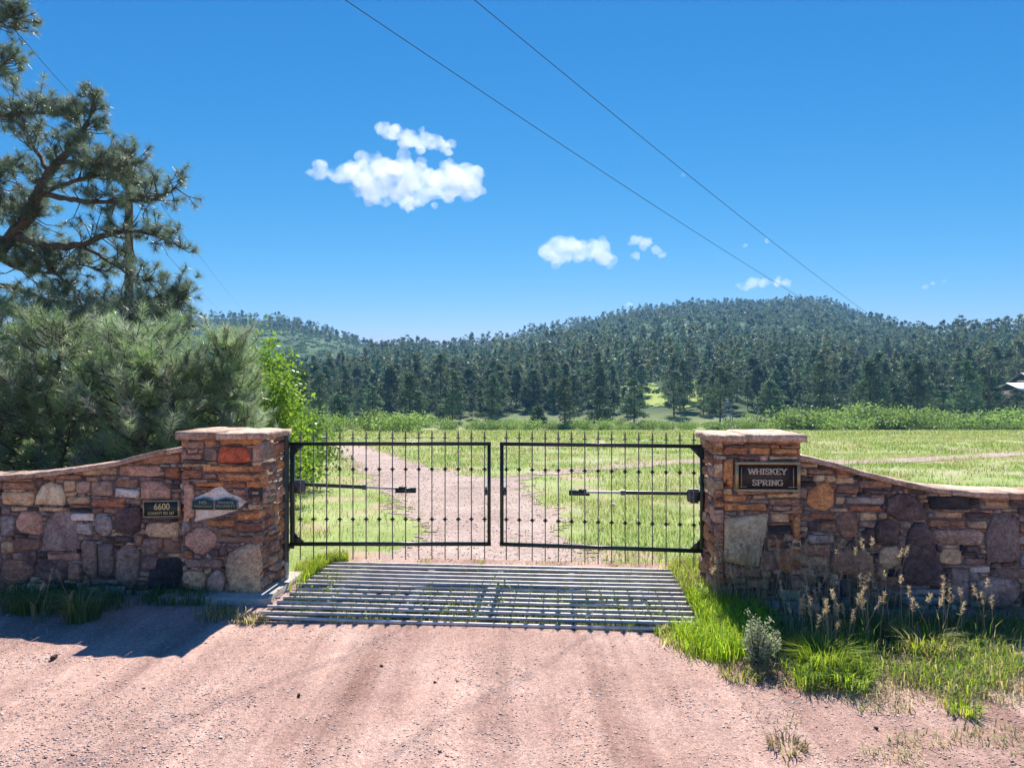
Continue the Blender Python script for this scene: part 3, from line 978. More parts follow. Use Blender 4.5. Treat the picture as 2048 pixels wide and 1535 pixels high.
def slab_text(word, height, width, cx, cz, y0, y1, thick=0.17):
    """raised slab-serif lettering on the xz plane facing -y"""
    m = MB()
    tot = sum(STROKES[c][0] for c in word)
    kx, kz = width / tot, height
    x = cx - width / 2
    n = 0
    for c in word:
        w, lines, serifs = STROKES[c]
        for ln in lines:
            for a, b in zip(ln[:-1], ln[1:]):
                pa, pb = np.array([x + a[0] * kx, cz + (a[1] - 0.5) * kz]), np.array([x + b[0] * kx, cz + (b[1] - 0.5) * kz])
                d = (pb - pa) / (np.linalg.norm(pb - pa) + 1e-9)
                vert = abs(d[1])
                th = height * thick * (0.75 + 0.5 * vert)
                q = np.array([-d[1], d[0]]) * th / 2
                e = d * th * 0.15
                poly = [pa - e - q, pb + e - q, pb + e + q, pa - e + q]
                m.prism(poly, (1, 0, 0), (0, 0, 1), (0, 1, 0), (0, 0, 0), y0 - 0.0003 * (n % 7), y1)
                n += 1
        for sx_, sz_ in serifs:
            px_, pz_ = x + sx_ * kx, cz + (0.43 if sz_ > 0.5 else -0.43) * kz
            hw, hh = 0.20 * kx * 1.0, 0.07 * kz
            m.prism([(px_ - hw, pz_ - hh), (px_ + hw, pz_ - hh), (px_ + hw, pz_ + hh), (px_ - hw, pz_ + hh)], (1, 0, 0), (0, 0, 1), (0, 1, 0), (0, 0, 0), y0 - 0.0003 * (n % 7) - 0.0001, y1)
            n += 1
        x += w * kx
    return m


def font_text(s, height, width, cx, cz, y, parent, mat, bold=0.0):
    cu = bpy.data.curves.new("lettering", 'FONT')
    cu.body = s
    cu.extrude = 0.02
    cu.offset = bold
    cu.align_x = 'CENTER'
    tmp = bpy.data.objects.new("lettering_source", cu)
    COL.objects.link(tmp)
    dg = bpy.context.evaluated_depsgraph_get()
    dg.update()
    me = bpy.data.meshes.new_from_object(tmp.evaluated_get(dg))
    COL.objects.unlink(tmp)
    bpy.data.objects.remove(tmp)
    n = len(me.vertices)
    co = np.empty(n * 3, np.float32)
    me.vertices.foreach_get("co", co)
    co = co.reshape(-1, 3)
    mn, mx = co.min(0), co.max(0)
    out = np.empty_like(co)
    out[:, 0] = cx + ((co[:, 0] - mn[0]) / (mx[0] - mn[0]) - 0.5) * width
    out[:, 2] = cz + ((co[:, 1] - mn[1]) / (mx[1] - mn[1]) - 0.5) * height
    out[:, 1] = y - (co[:, 2] - mn[2]) / (mx[2] - mn[2]) * 0.003
    me.vertices.foreach_set("co", out.ravel())
    me.materials.clear()
    me.materials.append(mat)
    me.update()
    me.name = "lettering"
    return obj("lettering", me, parent)


def sign_root(name, corner, px0, py0, px1, py1, label, proud):
    a, zt = wall_st(px0, py0, corner, 0.0)
    b, zb = wall_st(px1, py1, corner, 0.0)
    c = corner + AX * (a + b) / 2 - NRM * proud
    t = empty(name, (c[0], c[1], (zt + zb) / 2), A_ANG)
    tag(t, label, "sign")
    return t, b - a, zt - zb


# framed nameplate on the right pillar
t, w, h = sign_root("nameplate", PB, 1469, 922, 1597, 982, "dark bronze nameplate reading WHISKEY SPRING in a tan frame", 0.030)
MB().box((0, 0.028, 0), (w - 0.02, 0.06, h - 0.02)).build("plate", M['plate_brown'], t)
fr = 0.026
for nm, c_, s_ in (("frame_bar", (0, 0.018, h / 2 - fr / 2), (w, 0.09, fr)), ("frame_bar", (0, 0.018, -h / 2 + fr / 2), (w, 0.09, fr)),
                   ("frame_bar", (-w / 2 + fr / 2, 0.018, 0), (fr, 0.088, h - 2 * fr)), ("frame_bar", (w / 2 - fr / 2, 0.018, 0), (fr, 0.088, h - 2 * fr))):
    MB().box(c_, s_).build(nm, M['brass'], t)
slab_text("WHISKEY", h * 0.19, w * 0.60, 0.0, h * 0.175, -0.010, 0.0, 0.20).build("lettering", M['bronze_letter'], t)
slab_text("SPRING", h * 0.19, w * 0.48, 0.0, -h * 0.20, -0.010, 0.0, 0.20).build("lettering", M['bronze_letter'], t)
for sgn in (-1, 1):
    m = MB()
    cx = sgn * w * 0.405
    for k in range(9):
        z = h * 0.30 - k * h * 0.068
        hw = 0.010 + 0.0046 * k
        m.prism([(cx - hw, z - 0.012), (cx - hw * 0.3, z - 0.004), (cx, z + 0.006), (cx, z)], (1, 0, 0), (0, 0, 1), (0, 1, 0), (0, 0, 0), -0.006, 0.0)
        m.prism([(cx + hw, z - 0.012), (cx + hw * 0.3, z - 0.004), (cx, z + 0.006), (cx, z)], (1, 0, 0), (0, 0, 1), (0, 1, 0), (0, 0, 0), -0.0063, 0.0)
    m.box((cx, -0.002, -h * 0.05), (0.004, 0.005, h * 0.66))
    m.box((cx - sgn * 0.012, -0.002, -h * 0.345), (0.085, 0.006, 0.005))
    m.build("tree_emblem", M['bronze_letter'], t)

# house number plate
t, w, h = sign_root("number_plate", PA, 288, 1000, 359, 1033, "small dark green plate reading 6600 with a brass rim", 0.012)
t.rotation_euler = (0, R(-1.5), A_ANG)
MB().box((0, 0.045, 0), (w - 0.01, 0.092, h - 0.01)).build("plate", M['plate_green'], t)
for c_, s_ in (((0, 0.04, h / 2 - 0.005), (w, 0.094, 0.010)), ((0, 0.04, -h / 2 + 0.005), (w, 0.094, 0.010)), ((-w / 2 + 0.005, 0.04, 0), (0.010, 0.092, h - 0.02)), ((w / 2 - 0.005, 0.04, 0), (0.010, 0.092, h - 0.02))):
    MB().box(c_, s_).build("rim_bar", M['brass'], t)
font_text("6600", h * 0.40, w * 0.44, w * 0.03, h * 0.14, -0.0005, t, M['gold'], 0.01)
font_text("COUNTY RD 367", h * 0.17, w * 0.74, 0.0, -h * 0.27, -0.0005, t, M['gold'], 0.01)

# twin arched plates
def arched(px0, px1, label, lines):
    t, w, h = sign_root("property_sign", PA, px0, 994, px1, 1019, label, 0.022)
    def outline(w_, h_, up):
        P = [(-w_ / 2, -h_ / 2), (w_ / 2, -h_ / 2)]
        for i in range(11):
            f = i / 10
            P.append((w_ / 2 - f * w_, h_ / 2 - up + up * math.sin(f * math.pi) ** 1.5))
        return P
    MB().prism(outline(w, h, 0.028), (1, 0, 0), (0, 0, 1), (0, 1, 0), (0, 0, 0), 0.0, 0.045).build("rim", M['sign_grey'], t)
    MB().prism(outline(w - 0.016, h - 0.016, 0.026), (1, 0, 0), (0, 0, 1), (0, 1, 0), (0, 0, 0), -0.003, 0.03).build("plate", M['sign_green'], t)
    for s, hh, ww, z in lines:
        font_text(s, h * hh, w * ww, 0, h * z, -0.0035, t, M['sign_grey'], 0.012)


arched(386, 430.5, "small green arched plate reading NO TRESPASSING", [("NO", 0.27, 0.32, 0.13), ("TRESPASSING", 0.17, 0.80, -0.19)])
arched(431.5, 477, "small green arched plate reading PRIVATE PROPERTY", [("PRIVATE", 0.19, 0.68, 0.11), ("PROPERTY", 0.21, 0.84, -0.19)])

# ------------------------------------------------------------------ gate
def make_leaf(hinge, tip, label, hinge_side):
    hinge, tip = np.array(hinge), np.array(tip)
    v = tip - hinge
    L = np.linalg.norm(v)
    t = empty("gate_leaf", (hinge[0], hinge[1], 0.0), math.atan2(v[1], v[0]))
    tag(t, label, "gate")
    s = -1 if hinge_side < 0 else 1
    ZT, ZB = 1.588, 0.44
    MB().box((L / 2, 0, ZT), (L, 0.040, 0.040)).build("top_rail", M['gate_metal'], t)
    MB().box((L / 2, 0, ZB), (L, 0.040, 0.040)).build("bottom_rail", M['gate_metal'], t)
    MB().box((0.028, 0, (ZT + ZB) / 2), (0.046, 0.044, ZT - ZB - 0.040)).build("hinge_stile", M['gate_metal'], t)
    MB().box((L - 0.022, 0, (ZT + ZB) / 2), (0.038, 0.038, ZT - ZB - 0.040)).build("latch_stile", M['gate_metal'], t)
    for z, dz in ((ZT - 0.023, -1), (ZB + 0.023, 1)):
        m = MB()
        m.prism([(0.054, z), (0.054, z + dz * 0.105), (0.155, z)], (1, 0, 0), (0, 0, 1), (0, 1, 0), (0, 0, 0), -0.020, 0.020)
        m.build("corner_gusset", M['gate_metal'], t)
    m = MB().box((L - 0.060, 0.0, 1.03), (0.034, 0.05, 0.055)).box((L - 0.056, 0.0, 1.075), (0.02, 0.03, 0.035))
    m.build("latch", M['motor_metal'], t)
    bar = MB().box((0, 0, 0.95), (0.0112, 0.0112, 1.376)).data("picket", M['picket_metal'])
    kn = MB().lathe([(0.006, -0.026), (0.012, -0.018), (0.014, -0.008), (0.029, -0.004), (0.029, 0.005), (0.014, 0.009), (0.012, 0.018), (0.006, 0.026)]).data("knuckle", M['gate_metal'])
    fi = MB().lathe([(0.008, -0.02), (0.009, 0.008), (0.027, 0.012), (0.030, 0.019), (0.010, 0.025), (0.0085, 0.045), (0.011, 0.052), (0.0005, 0.115)]).data("finial", M['picket_metal'])
    for i in range(15):
        x = 0.118 + (L - 0.118 - 0.074) * i / 14
        p = obj("picket", bar, t, (x, 0, 0))
        for z in (1.295, 0.722):
            obj("knuckle", kn, p, (0, 0, z))
        obj("finial", fi, p, (0, 0, 1.638))
    return t, L


HL, TL = (-2.548, 8.04), (-0.241, 8.04)
HR, TR = (2.118, 7.69), (-0.138, 8.035)
make_leaf(HL, TL, "dark iron gate leaf with thin pickets, hung beside the property signs", -1)
make_leaf(HR, TR, "dark iron gate leaf with thin pickets, hung beside the nameplate pillar", 1)


def make_post(x, y, toward, label):
    t = empty("gate_post", (x, y, 0.0))
    tag(t, label, "post")
    MB().lathe([(0.038, -0.1), (0.038, 1.735), (0.030, 1.745), (0.0, 1.75)], n=14).build("pipe", M['post_metal'], t, smooth=True)
    for z in (1.585, 0.405):
        m = MB().tube([(0, 0, z - 0.045), (0, 0, z + 0.045)], 0.047, 10).box((toward * 0.046, 0, z), (0.10, 0.03, 0.035)).box((-toward * 0.06, -0.03, z), (0.10, 0.05, 0.035))
        m.build("hinge", M['gate_metal'], t)
    return t


make_post(-2.600, 8.045, 1, "round olive steel gate post against the pillar with property signs")
make_post(2.172, 7.685, -1, "round olive steel gate post against the nameplate pillar")


def make_opener(p0, p1, label):
    p0, p1 = np.array(p0), np.array(p1)
    v = p1 - p0
    L = np.linalg.norm(v[:2])
    t = empty("gate_opener", tuple(p0), math.atan2(v[1], v[0]))
    tag(t, label, "gate opener")
    dz = v[2] / L
    P = lambda x, dy=0.0: (x, dy, dz * x)
    m = MB().box((0.068, 0, -0.05), (0.085, 0.08, 0.11)).tube([(0.02, 0, 0.022), (0.125, 0, 0.02)], 0.034, 12)
    m.build("motor_housing", M['motor_metal'], t)
    m = MB().tube([(0.115, 0, -0.09), (0.115, 0, -0.05), (0.115, 0, 0.0), (0.115, 0, 0.042)], [0.030, 0.036, 0.036, 0.025], 12)
    m.build("gearbox", M['motor_metal'], t)
    MB().tube([P(0.15), P(L * 0.58)], 0.022, 12).build("tube", M['gate_metal'], t, smooth=False)
    MB().tube([P(L * 0.57), P(L * 0.605)], 0.031, 12).build("collar", M['motor_metal'], t)
    MB().tube([P(L * 0.6), P(L * 0.87)], 0.016, 10).build("rod", M['steel'], t)
    m = MB().box((L * 0.925, -0.02, dz * L * 0.92 - 0.012), (0.235, 0.055, 0.055)).box((L * 0.90, -0.02, dz * L * 0.92 + 0.022), (0.09, 0.03, 0.012))
    m.build("gate_bracket", M['gate_metal'], t)
    MB().box((-0.005, -0.01, -0.03), (0.07, 0.06, 0.11)).build("post_bracket", M['gate_metal'], t)
    return t


make_opener((-2.54, 8.125, 1.115), (-1.12, 8.105, 1.055), "swing gate opener arm on the leaf beside the property signs")
make_opener((2.10, 7.80, 1.055), (0.66, 8.01, 1.04), "swing gate opener arm on the leaf beside the nameplate pillar")

# ------------------------------------------------------------------ cattle guard
t = empty("cattle_guard", tuple(GO), G_ANG)
tag(t, "galvanised pipe cattle guard over the pit before the gate", "cattle guard")
NP = 14
r = np.random.default_rng(5)
for i in range(NP):
    q = 0.03 + (GD - 0.06) * i / (NP - 1)
    a, b = r.uniform(-0.10, 0.02), GW + r.uniform(-0.03, 0.10)
    dz = r.uniform(-0.004, 0.004)
    mid = r.uniform(-0.012, 0.002)
    m = MB().tube([(a, q, 0.032 + dz), (GW * 0.33, q + r.uniform(-.005, .005), 0.032 + dz + mid), (GW * 0.66, q + r.uniform(-.005, .005), 0.032 + dz + mid), (b, q, 0.032 - dz)], 0.0175, 10)
    m.build("pipe", M['steel'], t, smooth=True)
for x in (0.45, 1.3, 2.15, 3.0, 3.75):
    MB().box((x, GD / 2, -0.08), (0.07, GD - 0.02, 0.17)).build("beam", M['post_metal'], t)
stub = MB().tube([(-2.545, 7.90, 0.0), (-2.545, 7.90, 0.27)], 0.026, 10).build("pipe_stub", M['concrete'])
tag(stub, "short pale pipe standing on the footing beside the gate post", "pipe")

# ------------------------------------------------------------------ vegetation builders
def blades(P, h, w, ang, bend, col):
    """curved grass blades: 5 vertices, 3 triangles each"""
    n = len(P)
    d = np.stack([np.cos(ang), np.sin(ang), np.zeros(n)], 1)
    s = np.stack([-np.sin(ang + rng.uniform(-1, 1, n)), np.cos(ang), np.zeros(n)], 1)
    up = np.array([0, 0, 1.0])
    m = P + up * (h * 0.58)[:, None] + d * (h * bend * 0.22)[:, None]
    tip = P + up * (h * (1 - 0.35 * bend))[:, None] + d * (h * bend * 0.8)[:, None]
    sw = s * (w / 2)[:, None]
    V = np.stack([P - sw, P + sw, m + sw * 0.8, m - sw * 0.8, tip], 1).reshape(-1, 3)
    b = np.arange(n)[:, None] * 5
    F = np.concatenate([b + [0, 1, 2], b + [0, 2, 3], b + [3, 2, 4]])
    c = np.repeat(col, 5, 0)
    return V, F, c


class Leafy:
    def __init__(self):
        self.V, self.F, self.C, self.n = [], [], [], 0

    def add(self, V, F, C):
        self.V.append(np.asarray(V, np.float32))
        self.F.append(np.asarray(F) + self.n)
        self.C.append(np.asarray(C, np.float32))
        self.n += len(V)

    def data(self, name, mat):
        return np_data(name, np.concatenate(self.V), np.concatenate(self.F), mat, np.concatenate(self.C))

    def build(self, name, mat, parent=None, loc=(0, 0, 0)):
        return obj(name, self.data(name, mat), parent, loc)


def pick(cols, n, var=0.18):
    c = np.array(cols, float)[rng.integers(0, len(cols), n)]
    return np.clip(c * rng.uniform(1 - var, 1 + var, (n, 1)) * rng.uniform(0.93, 1.07, (n, 3)), 0, 1)


def unit(v):
    return v / (np.linalg.norm(v, axis=-1, keepdims=True) + 1e-9)


def tufts(P, D, n, L, back, w, col, tipcol, spread=0.9):
    """bottle-brush bundles of needles; P tips, D directions"""
    k = len(P)
    P = np.repeat(P, n, 0)
    Dn = np.repeat(unit(D), n, 0)
    m = len(P)
    t = rng.random(m)
    base = P - Dn * (t * back)[:, None]
    rnd = unit(rng.normal(size=(m, 3)))
    perp = unit(rnd - (rnd * Dn).sum(1, keepdims=True) * Dn)
    fwd = rng.uniform(0.25, 1.0, m) * (1 - 0.35 * t)
    nd = unit(Dn * fwd[:, None] + perp * (spread * rng.uniform(0.45, 1.0, m))[:, None])
    ln = L * rng.uniform(0.7, 1.1, m)
    side = unit(np.cross(nd, rng.normal(size=(m, 3)))) * (w / 2)
    V = np.stack([base - side, base + side, base + nd * ln[:, None]], 1).reshape(-1, 3)
    F = np.arange(m * 3).reshape(-1, 3)
    tc = np.repeat(np.repeat(pick(col, k, 0.42), n, 0), 3, 0)
    yt = np.repeat(np.repeat(rng.random(k) ** 1.5, n), 3)[:, None]
    tc = tc * (1 - yt * 0.8) + np.array(tipcol) * yt * 0.8
    return V, F, tc


def leaves(P, size, col, flat=0.5):
    n = len(P)
    a = unit(rng.normal(size=(n, 3)))
    nz = unit(rng.normal(size=(n, 3)) * [1, 1, flat] + [0, 0, 0.4])
    a = unit(a - (a * nz).sum(1, keepdims=True) * nz)
    b = np.cross(nz, a)
    s = size * rng.uniform(0.6, 1.3, (n, 1))
    V = np.stack([P - a * s, P + b * s * 0.55, P + a * s, P - b * s * 0.55], 1).reshape(-1, 3)
    i = np.arange(n)[:, None] * 4
    F = np.concatenate([i + [0, 1, 2], i + [0, 2, 3]])
    return V, F, np.repeat(col, 4, 0)


# ------------------------------------------------------------------ big pine on the left
PK = 1.27                                       # the tall pine stands well behind the young ones


def limb_path(pts, k=6):
    P = np.array([at(p[0], p[1], p[2] * PK) for p in pts])
    t = np.linspace(0, len(P) - 1, (len(P) - 1) * k + 1)
    out = np.empty((len(t), 3))
    for i, tt in enumerate(t):                  # Catmull-Rom
        j = min(int(tt), len(P) - 2)
        f = tt - j
        p0, p1, p2, p3 = P[max(j - 1, 0)], P[j], P[j + 1], P[min(j + 2, len(P) - 1)]
        out[i] = 0.5 * ((2 * p1) + (-p0 + p2) * f + (2 * p0 - 5 * p1 + 4 * p2 - p3) * f * f + (-p0 + 3 * p1 - 3 * p2 + p3) * f ** 3)
    out += rng.normal(size=out.shape) * 0.012
    return out


LIMBS = [
    ([(-230, 640, 12), (-60, 560, 12), (0, 495, 11.9), (50, 445, 11.8), (72, 395, 11.7), (95, 350, 11.6), (140, 300, 11.5), (172, 250, 11.4), (188, 205, 11.4)], 0.15, 0.02, 0.35, 1.0),
    ([(35, 475, 11.85), (100, 492, 11.5), (160, 490, 11.3), (215, 468, 11.1), (265, 462, 11.0), (315, 472, 10.9), (362, 496, 10.8)], 0.075, 0.012, 0.30, 0.8),
    ([(75, 385, 11.7), (130, 396, 11.5), (190, 404, 11.3), (250, 402, 11.1), (305, 398, 11.0), (352, 376, 10.9)], 0.055, 0.010, 0.25, 1.0),
    ([(98, 345, 11.6), (70, 300, 11.9), (45, 260, 12.1), (20, 225, 12.2)], 0.045, 0.012, 0.2, 1.2),
    ([(112, 325, 11.55), (160, 325, 11.2), (215, 330, 11.0), (268, 322, 10.9)], 0.04, 0.010, 0.25, 1.7),
    ([(70, 395, 11.7), (150, 360, 11.4), (215, 350, 11.6), (262, 355, 11.6)], 0.04, 0.010, 0.3, 1.5),
    ([(-160, 600, 12.4), (0, 572, 12.0), (85, 598, 11.6), (155, 615, 11.3), (235, 612, 11.1), (300, 600, 11.0), (352, 585, 10.9)], 0.06, 0.012, 0.3, 0.9),
    ([(60, 480, 11.8), (100, 530, 11.6), (140, 575, 11.4), (172, 625, 11.2)], 0.04, 0.012, 0.2, 0.6),
    ([(-180, 230, 12.6), (-50, 230, 12.3), (40, 226, 12.0), (105, 226, 11.8), (150, 235, 11.6)], 0.05, 0.010, 0.25, 1.2),
    ([(-200, 90, 12.8), (-70, 60, 12.5), (0, 45, 12.3), (28, 25, 12.2)], 0.05, 0.012, 0.45, 1.1),
    ([(-200, 170, 12.8), (-70, 150, 12.6), (-10, 140, 12.5), (12, 120, 12.5)], 0.05, 0.012, 0.45, 1.0),
    ([(-60, 556, 12), (-40, 430, 12.3), (-10, 360, 12.3), (30, 330, 12.2)], 0.06, 0.012, 0.3, 1.3),
    ([(160, 490, 11.3), (205, 515, 11.0), (250, 545, 10.9), (300, 560, 10.8)], 0.03, 0.008, 0.3, 0.7),
    ([(-120, 590, 12.3), (-20, 520, 12.0), (40, 540, 11.8), (110, 545, 11.6)], 0.05, 0.010, 0.3, 0.9),
    ([(-200, 420, 12.5), (-60, 430, 12.2), (10, 420, 12.0), (50, 425, 11.8)], 0.05, 0.010, 0.4, 1.0),
    ([(-150, 640, 11.5), (-20, 610, 10.8), (70, 640, 10.3), (150, 660, 10.0), (230, 655, 9.7), (300, 668, 9.5)], 0.04, 0.010, 0.2, 1.2),
    ([(90, 600, 11.6), (130, 640, 11.0), (190, 655, 10.6), (250, 640, 10.4), (310, 640, 10.2), (350, 655, 10.0)], 0.03, 0.010, 0.2, 1.3),
    ([(-150, 500, 12.4), (-20, 470, 12.1), (50, 500, 11.8), (120, 520, 11.6), (200, 540, 11.5)], 0.035, 0.010, 0.3, 1.0),
    ([(235, 612, 11.1), (285, 622, 10.9), (330, 612, 10.7), (362, 600, 10.7)], 0.02, 0.008, 0.1, 1.8),
]

PO = np.array([-10.4 * PK, 12.0 * PK, 0.0])
PO[2] = float(terrain(PO[0], PO[1]))
pine = empty("pine_tree", tuple(PO))
tag(pine, "tall open ponderosa pine with crooked dark limbs behind the wall", "tree")
m = MB().tube([(0, 0, -0.3), (0.05, 0.02, 2), (0.1, 0.05, 5), (0.05, 0.1, 9), (0, 0.1, 14), (0, 0.1, 18)], [0.42, 0.35, 0.31, 0.25, 0.15, 0.03], 10)
m.build("trunk", M['bark'], pine, smooth=True)
crown = Leafy()
twig_mb = MB()
NEEDLE_COL = [(0.115, 0.15, 0.115), (0.15, 0.175, 0.15), (0.09, 0.125, 0.09), (0.14, 0.18, 0.12)]
tp, td = [], []
for pts, r0, r1, tstart, dens in LIMBS:
    P = limb_path(pts)
    L = np.linalg.norm(np.diff(P, axis=0), axis=1).sum()
    rad = PK * np.linspace(r0, r1, len(P)) * (1 + 0.10 * np.sin(np.arange(len(P)) * 1.7))
    lm = MB().tube(P - PO, rad, 7)
    lm.build("branch", M['bark'], pine, smooth=True)
    nt_ = int(L / PK * 18 * dens)
    for k in range(nt_):
        f = tstart + (1 - tstart) * (k + rng.random()) / nt_
        i = f * (len(P) - 1)
        j = int(min(i, len(P) - 2))
        p = P[j] + (P[j + 1] - P[j]) * (i - j)
        tan = unit(P[j + 1] - P[j])
        d = unit(rng.normal(size=3) * [1, 1, 0.8] + [0.15, -0.1, 0.45] + tan * 0.6)
        ln = PK * rng.uniform(0.18, 0.62) * (1.15 - 0.5 * f)
        q1 = p + d * ln * 0.55 + np.array([0, 0, -0.03])
        d2 = unit(d + rng.normal(size=3) * 0.3 + [0, 0, 0.35])
        q2 = q1 + d2 * ln * 0.5
        twig_mb.tube(np.array([p, q1, q2]) - PO, [0.013, 0.010, 0.006], 4, cap=False)
        tp.append(q2); td.append(d2)
        if rng.random() < 0.65:
            q3 = q1 + unit(d2 + rng.normal(size=3) * 0.8) * rng.uniform(0.15, 0.35)
            twig_mb.tube(np.array([q1, (q1 + q3) / 2 + [0, 0, -0.01], q3]) - PO, [0.007, 0.006, 0.004], 4, cap=False)
            tp.append(q3); td.append(unit(q3 - q1 + [0, 0, 0.05]))
        if rng.random() < 0.35:
            q4 = q2 + unit(d2 + rng.normal(size=3) * 0.7) * rng.uniform(0.12, 0.25)
            tp.append(q4); td.append(unit(q4 - q2))
    tp.append(P[-1]); td.append(unit(P[-1] - P[-3]))
# upper crown above the frame
for k in range(260):
    a, z = rng.uniform(0, 6.28), rng.uniform(10, 18)
    rr = rng.uniform(0.3, 1.0) * 2.6 * (1 - (z - 10) / 9)
    tp.append(PO + np.array([-abs(math.cos(a)) * rr * 0.6 + 0.2, 0.1 + math.sin(a) * rr, z]))
    td.append(unit(np.array([math.cos(a), math.sin(a), 0.5])))
twig_mb.build("twigs", M['twig'], pine, smooth=True)
crown.add(*tufts(np.array(tp) - PO, np.array(td), 84, 0.175, 0.14, 0.0068, NEEDLE_COL, (0.15, 0.21, 0.12), 1.25))
crown.build("crown", M['needle'], pine)


# young pines whose upturned shoots crowd the wall
def young_pine(x, y, H, RAD, seed, label, dens=1.0):
    r = np.random.default_rng(seed)
    t = empty("young_pine", (x, y, 0.0))
    tag(t, label, "tree")
    MB().tube([(0, 0, -0.2), (0.02, 0, H * 0.4), (0, 0.03, H * 0.97)], [0.085, 0.06, 0.012], 8).build("trunk", M['bark'], t)
    br = MB()
    P_, D_ = [], []
    z = 0.25
    while z < H * 0.97:
        f = z / H
        Rr = RAD * (0.55 + 0.45 * math.sin(min(1, f * 2.2) * math.pi / 2)) * (1 - max(0, f - 0.35) / 0.65 * 0.86)
        nb = int(7 * dens + r.integers(0, 3))
        a0 = r.uniform(0, 6.28)
        for b in range(nb):
            a = a0 + b * 6.283 / nb + r.uniform(-0.3, 0.3)
            L = Rr * r.uniform(0.65, 1.12)
            d = np.array([math.cos(a), math.sin(a), 0.0])
            lift = r.uniform(0.15, 0.55)
            ts = np.linspace(0, 1, 6)
            path = np.array([d * L * q + [0, 0, z + L * lift * q * q + 0.03 * math.sin(q * 5 + a)] for q in ts])
            br.tube(path, np.linspace(0.02, 0.006, 6), 4, cap=False)
            ns = max(3, int(L * 6.0))
            for s in range(ns):
                q = 0.22 + 0.78 * (s + r.random()) / ns
                i = q * 5
                j = int(min(i, 4))
                p = path[j] + (path[j + 1] - path[j]) * (i - j)
                sd_ = unit(np.cross(d, [0, 0, 1]) * r.choice([-1, 1]) * r.uniform(0.2, 1.0) + d * 0.55 + [0, 0, r.uniform(0.25, 1.0)])
                ln = r.uniform(0.16, 0.46) * (1.15 - 0.4 * q)
                e = p + sd_ * ln
                ud = unit(sd_ + [0, 0, 0.75])
                e2 = e + ud * r.uniform(0.06, 0.14)
                br.tube(np.array([p, e, e2]), [0.007, 0.006, 0.004], 3, cap=False)
                P_.append(e2); D_.append(ud)
                if r.random() < 0.3:
                    P_.append(e); D_.append(sd_)
            P_.append(path[-1] + [0, 0, 0.08]); D_.append(unit(d * 0.5 + [0, 0, 0.8]))
        z += r.uniform(0.15, 0.24)
    P_.append(np.array([0, 0, H])); D_.append(np.array([0, 0, 1.0]))
    br.build("branches", M['twig'], t, smooth=True)
    lf = Leafy()
    lf.add(*tufts(np.array(P_), np.array(D_), 64, 0.150, 0.22, 0.0062, [(0.29, 0.34, 0.24), (0.36, 0.39, 0.32), (0.25, 0.31, 0.22), (0.29, 0.38, 0.20)], (0.31, 0.48, 0.15), 0.85))
    lf.build("crown", M['needle'], t)


young_pine(-6.75, 10.4, 3.10, 1.85, 1, "bushy young pine with dense upturned shoots, wide and full")
young_pine(-5.35, 10.1, 3.10, 1.60, 2, "bushy young pine under the tall pine's outer limb tips")
young_pine(-4.65, 9.55, 2.65, 1.15, 3, "low young pine with shoots reaching toward the pillar cap")
young_pine(-4.12, 10.1, 2.90, 0.72, 4, "slim young pine with a pointed leader beside the oak bush")
young_pine(-8.4, 10.9, 3.6, 1.8, 5, "young pine half hidden at the foot of the tall pine", 0.8)


def leaf_bush(name, x, y, H, RX, seed, label, cols, n, size, cat="bush", z0=None, group=None):
    global rng
    r = np.random.default_rng(seed)
    z0 = float(terrain(x, y)) if z0 is None else z0
    t = empty(name, (x, y, z0))
    tag(t, label, cat, group)
    st = MB()
    P_ = []
    C_ = []
    nb = 9
    cl = []
    for b in range(nb * 4):
        a, f = r.uniform(0, 6.28), r.uniform(0.15, 1.0)
        rad = RX * math.sqrt(r.random()) * (1 - 0.55 * max(0, f - 0.45) / 0.55)
        cl.append((math.cos(a) * rad, math.sin(a) * rad, H * f * (1 - 0.15 * rad / RX)))
    for c in cl[:nb * 2]:
        st.tube(np.array([(c[0] * 0.05, c[1] * 0.05, -0.1), (c[0] * 0.5, c[1] * 0.5, c[2] * 0.55), c]), [0.03 * H / 3, 0.018 * H / 3, 0.006], 4, cap=False)
    k = n // len(cl)
    for c in cl:
        q = r.normal(size=(k, 3)) * np.array([RX * 0.20, RX * 0.20, H * 0.09])
        P_.append(np.array(c) + q)
    P_ = np.concatenate(P_)
    P_[:, 2] = np.maximum(P_[:, 2], 0.02)
    st.build("stems", M['twig'], t)
    lf = Leafy()
    lf.add(*leaves(P_, size, pick(cols, len(P_))))
    lf.build("crown", M['leaf'], t)
    return t


OAK = [(0.16, 0.26, 0.035), (0.20, 0.30, 0.04), (0.12, 0.22, 0.04)]
leaf_bush("oak_bush", -4.75, 13.6, 3.05, 0.85, 71, "yellow green oak bush behind the young pines", OAK, 5200, 0.05)
leaf_bush("oak_bush", -4.30, 12.4, 2.45, 0.62, 72, "bright leafy oak sapling rising just behind the pillar cap", OAK, 4600, 0.042)
leaf_bush("oak_bush", -5.2, 16.5, 1.8, 1.1, 73, "low green oak bush between pillar and meadow", [(0.10, 0.19, 0.04), (0.14, 0.23, 0.05)], 4000, 0.055)


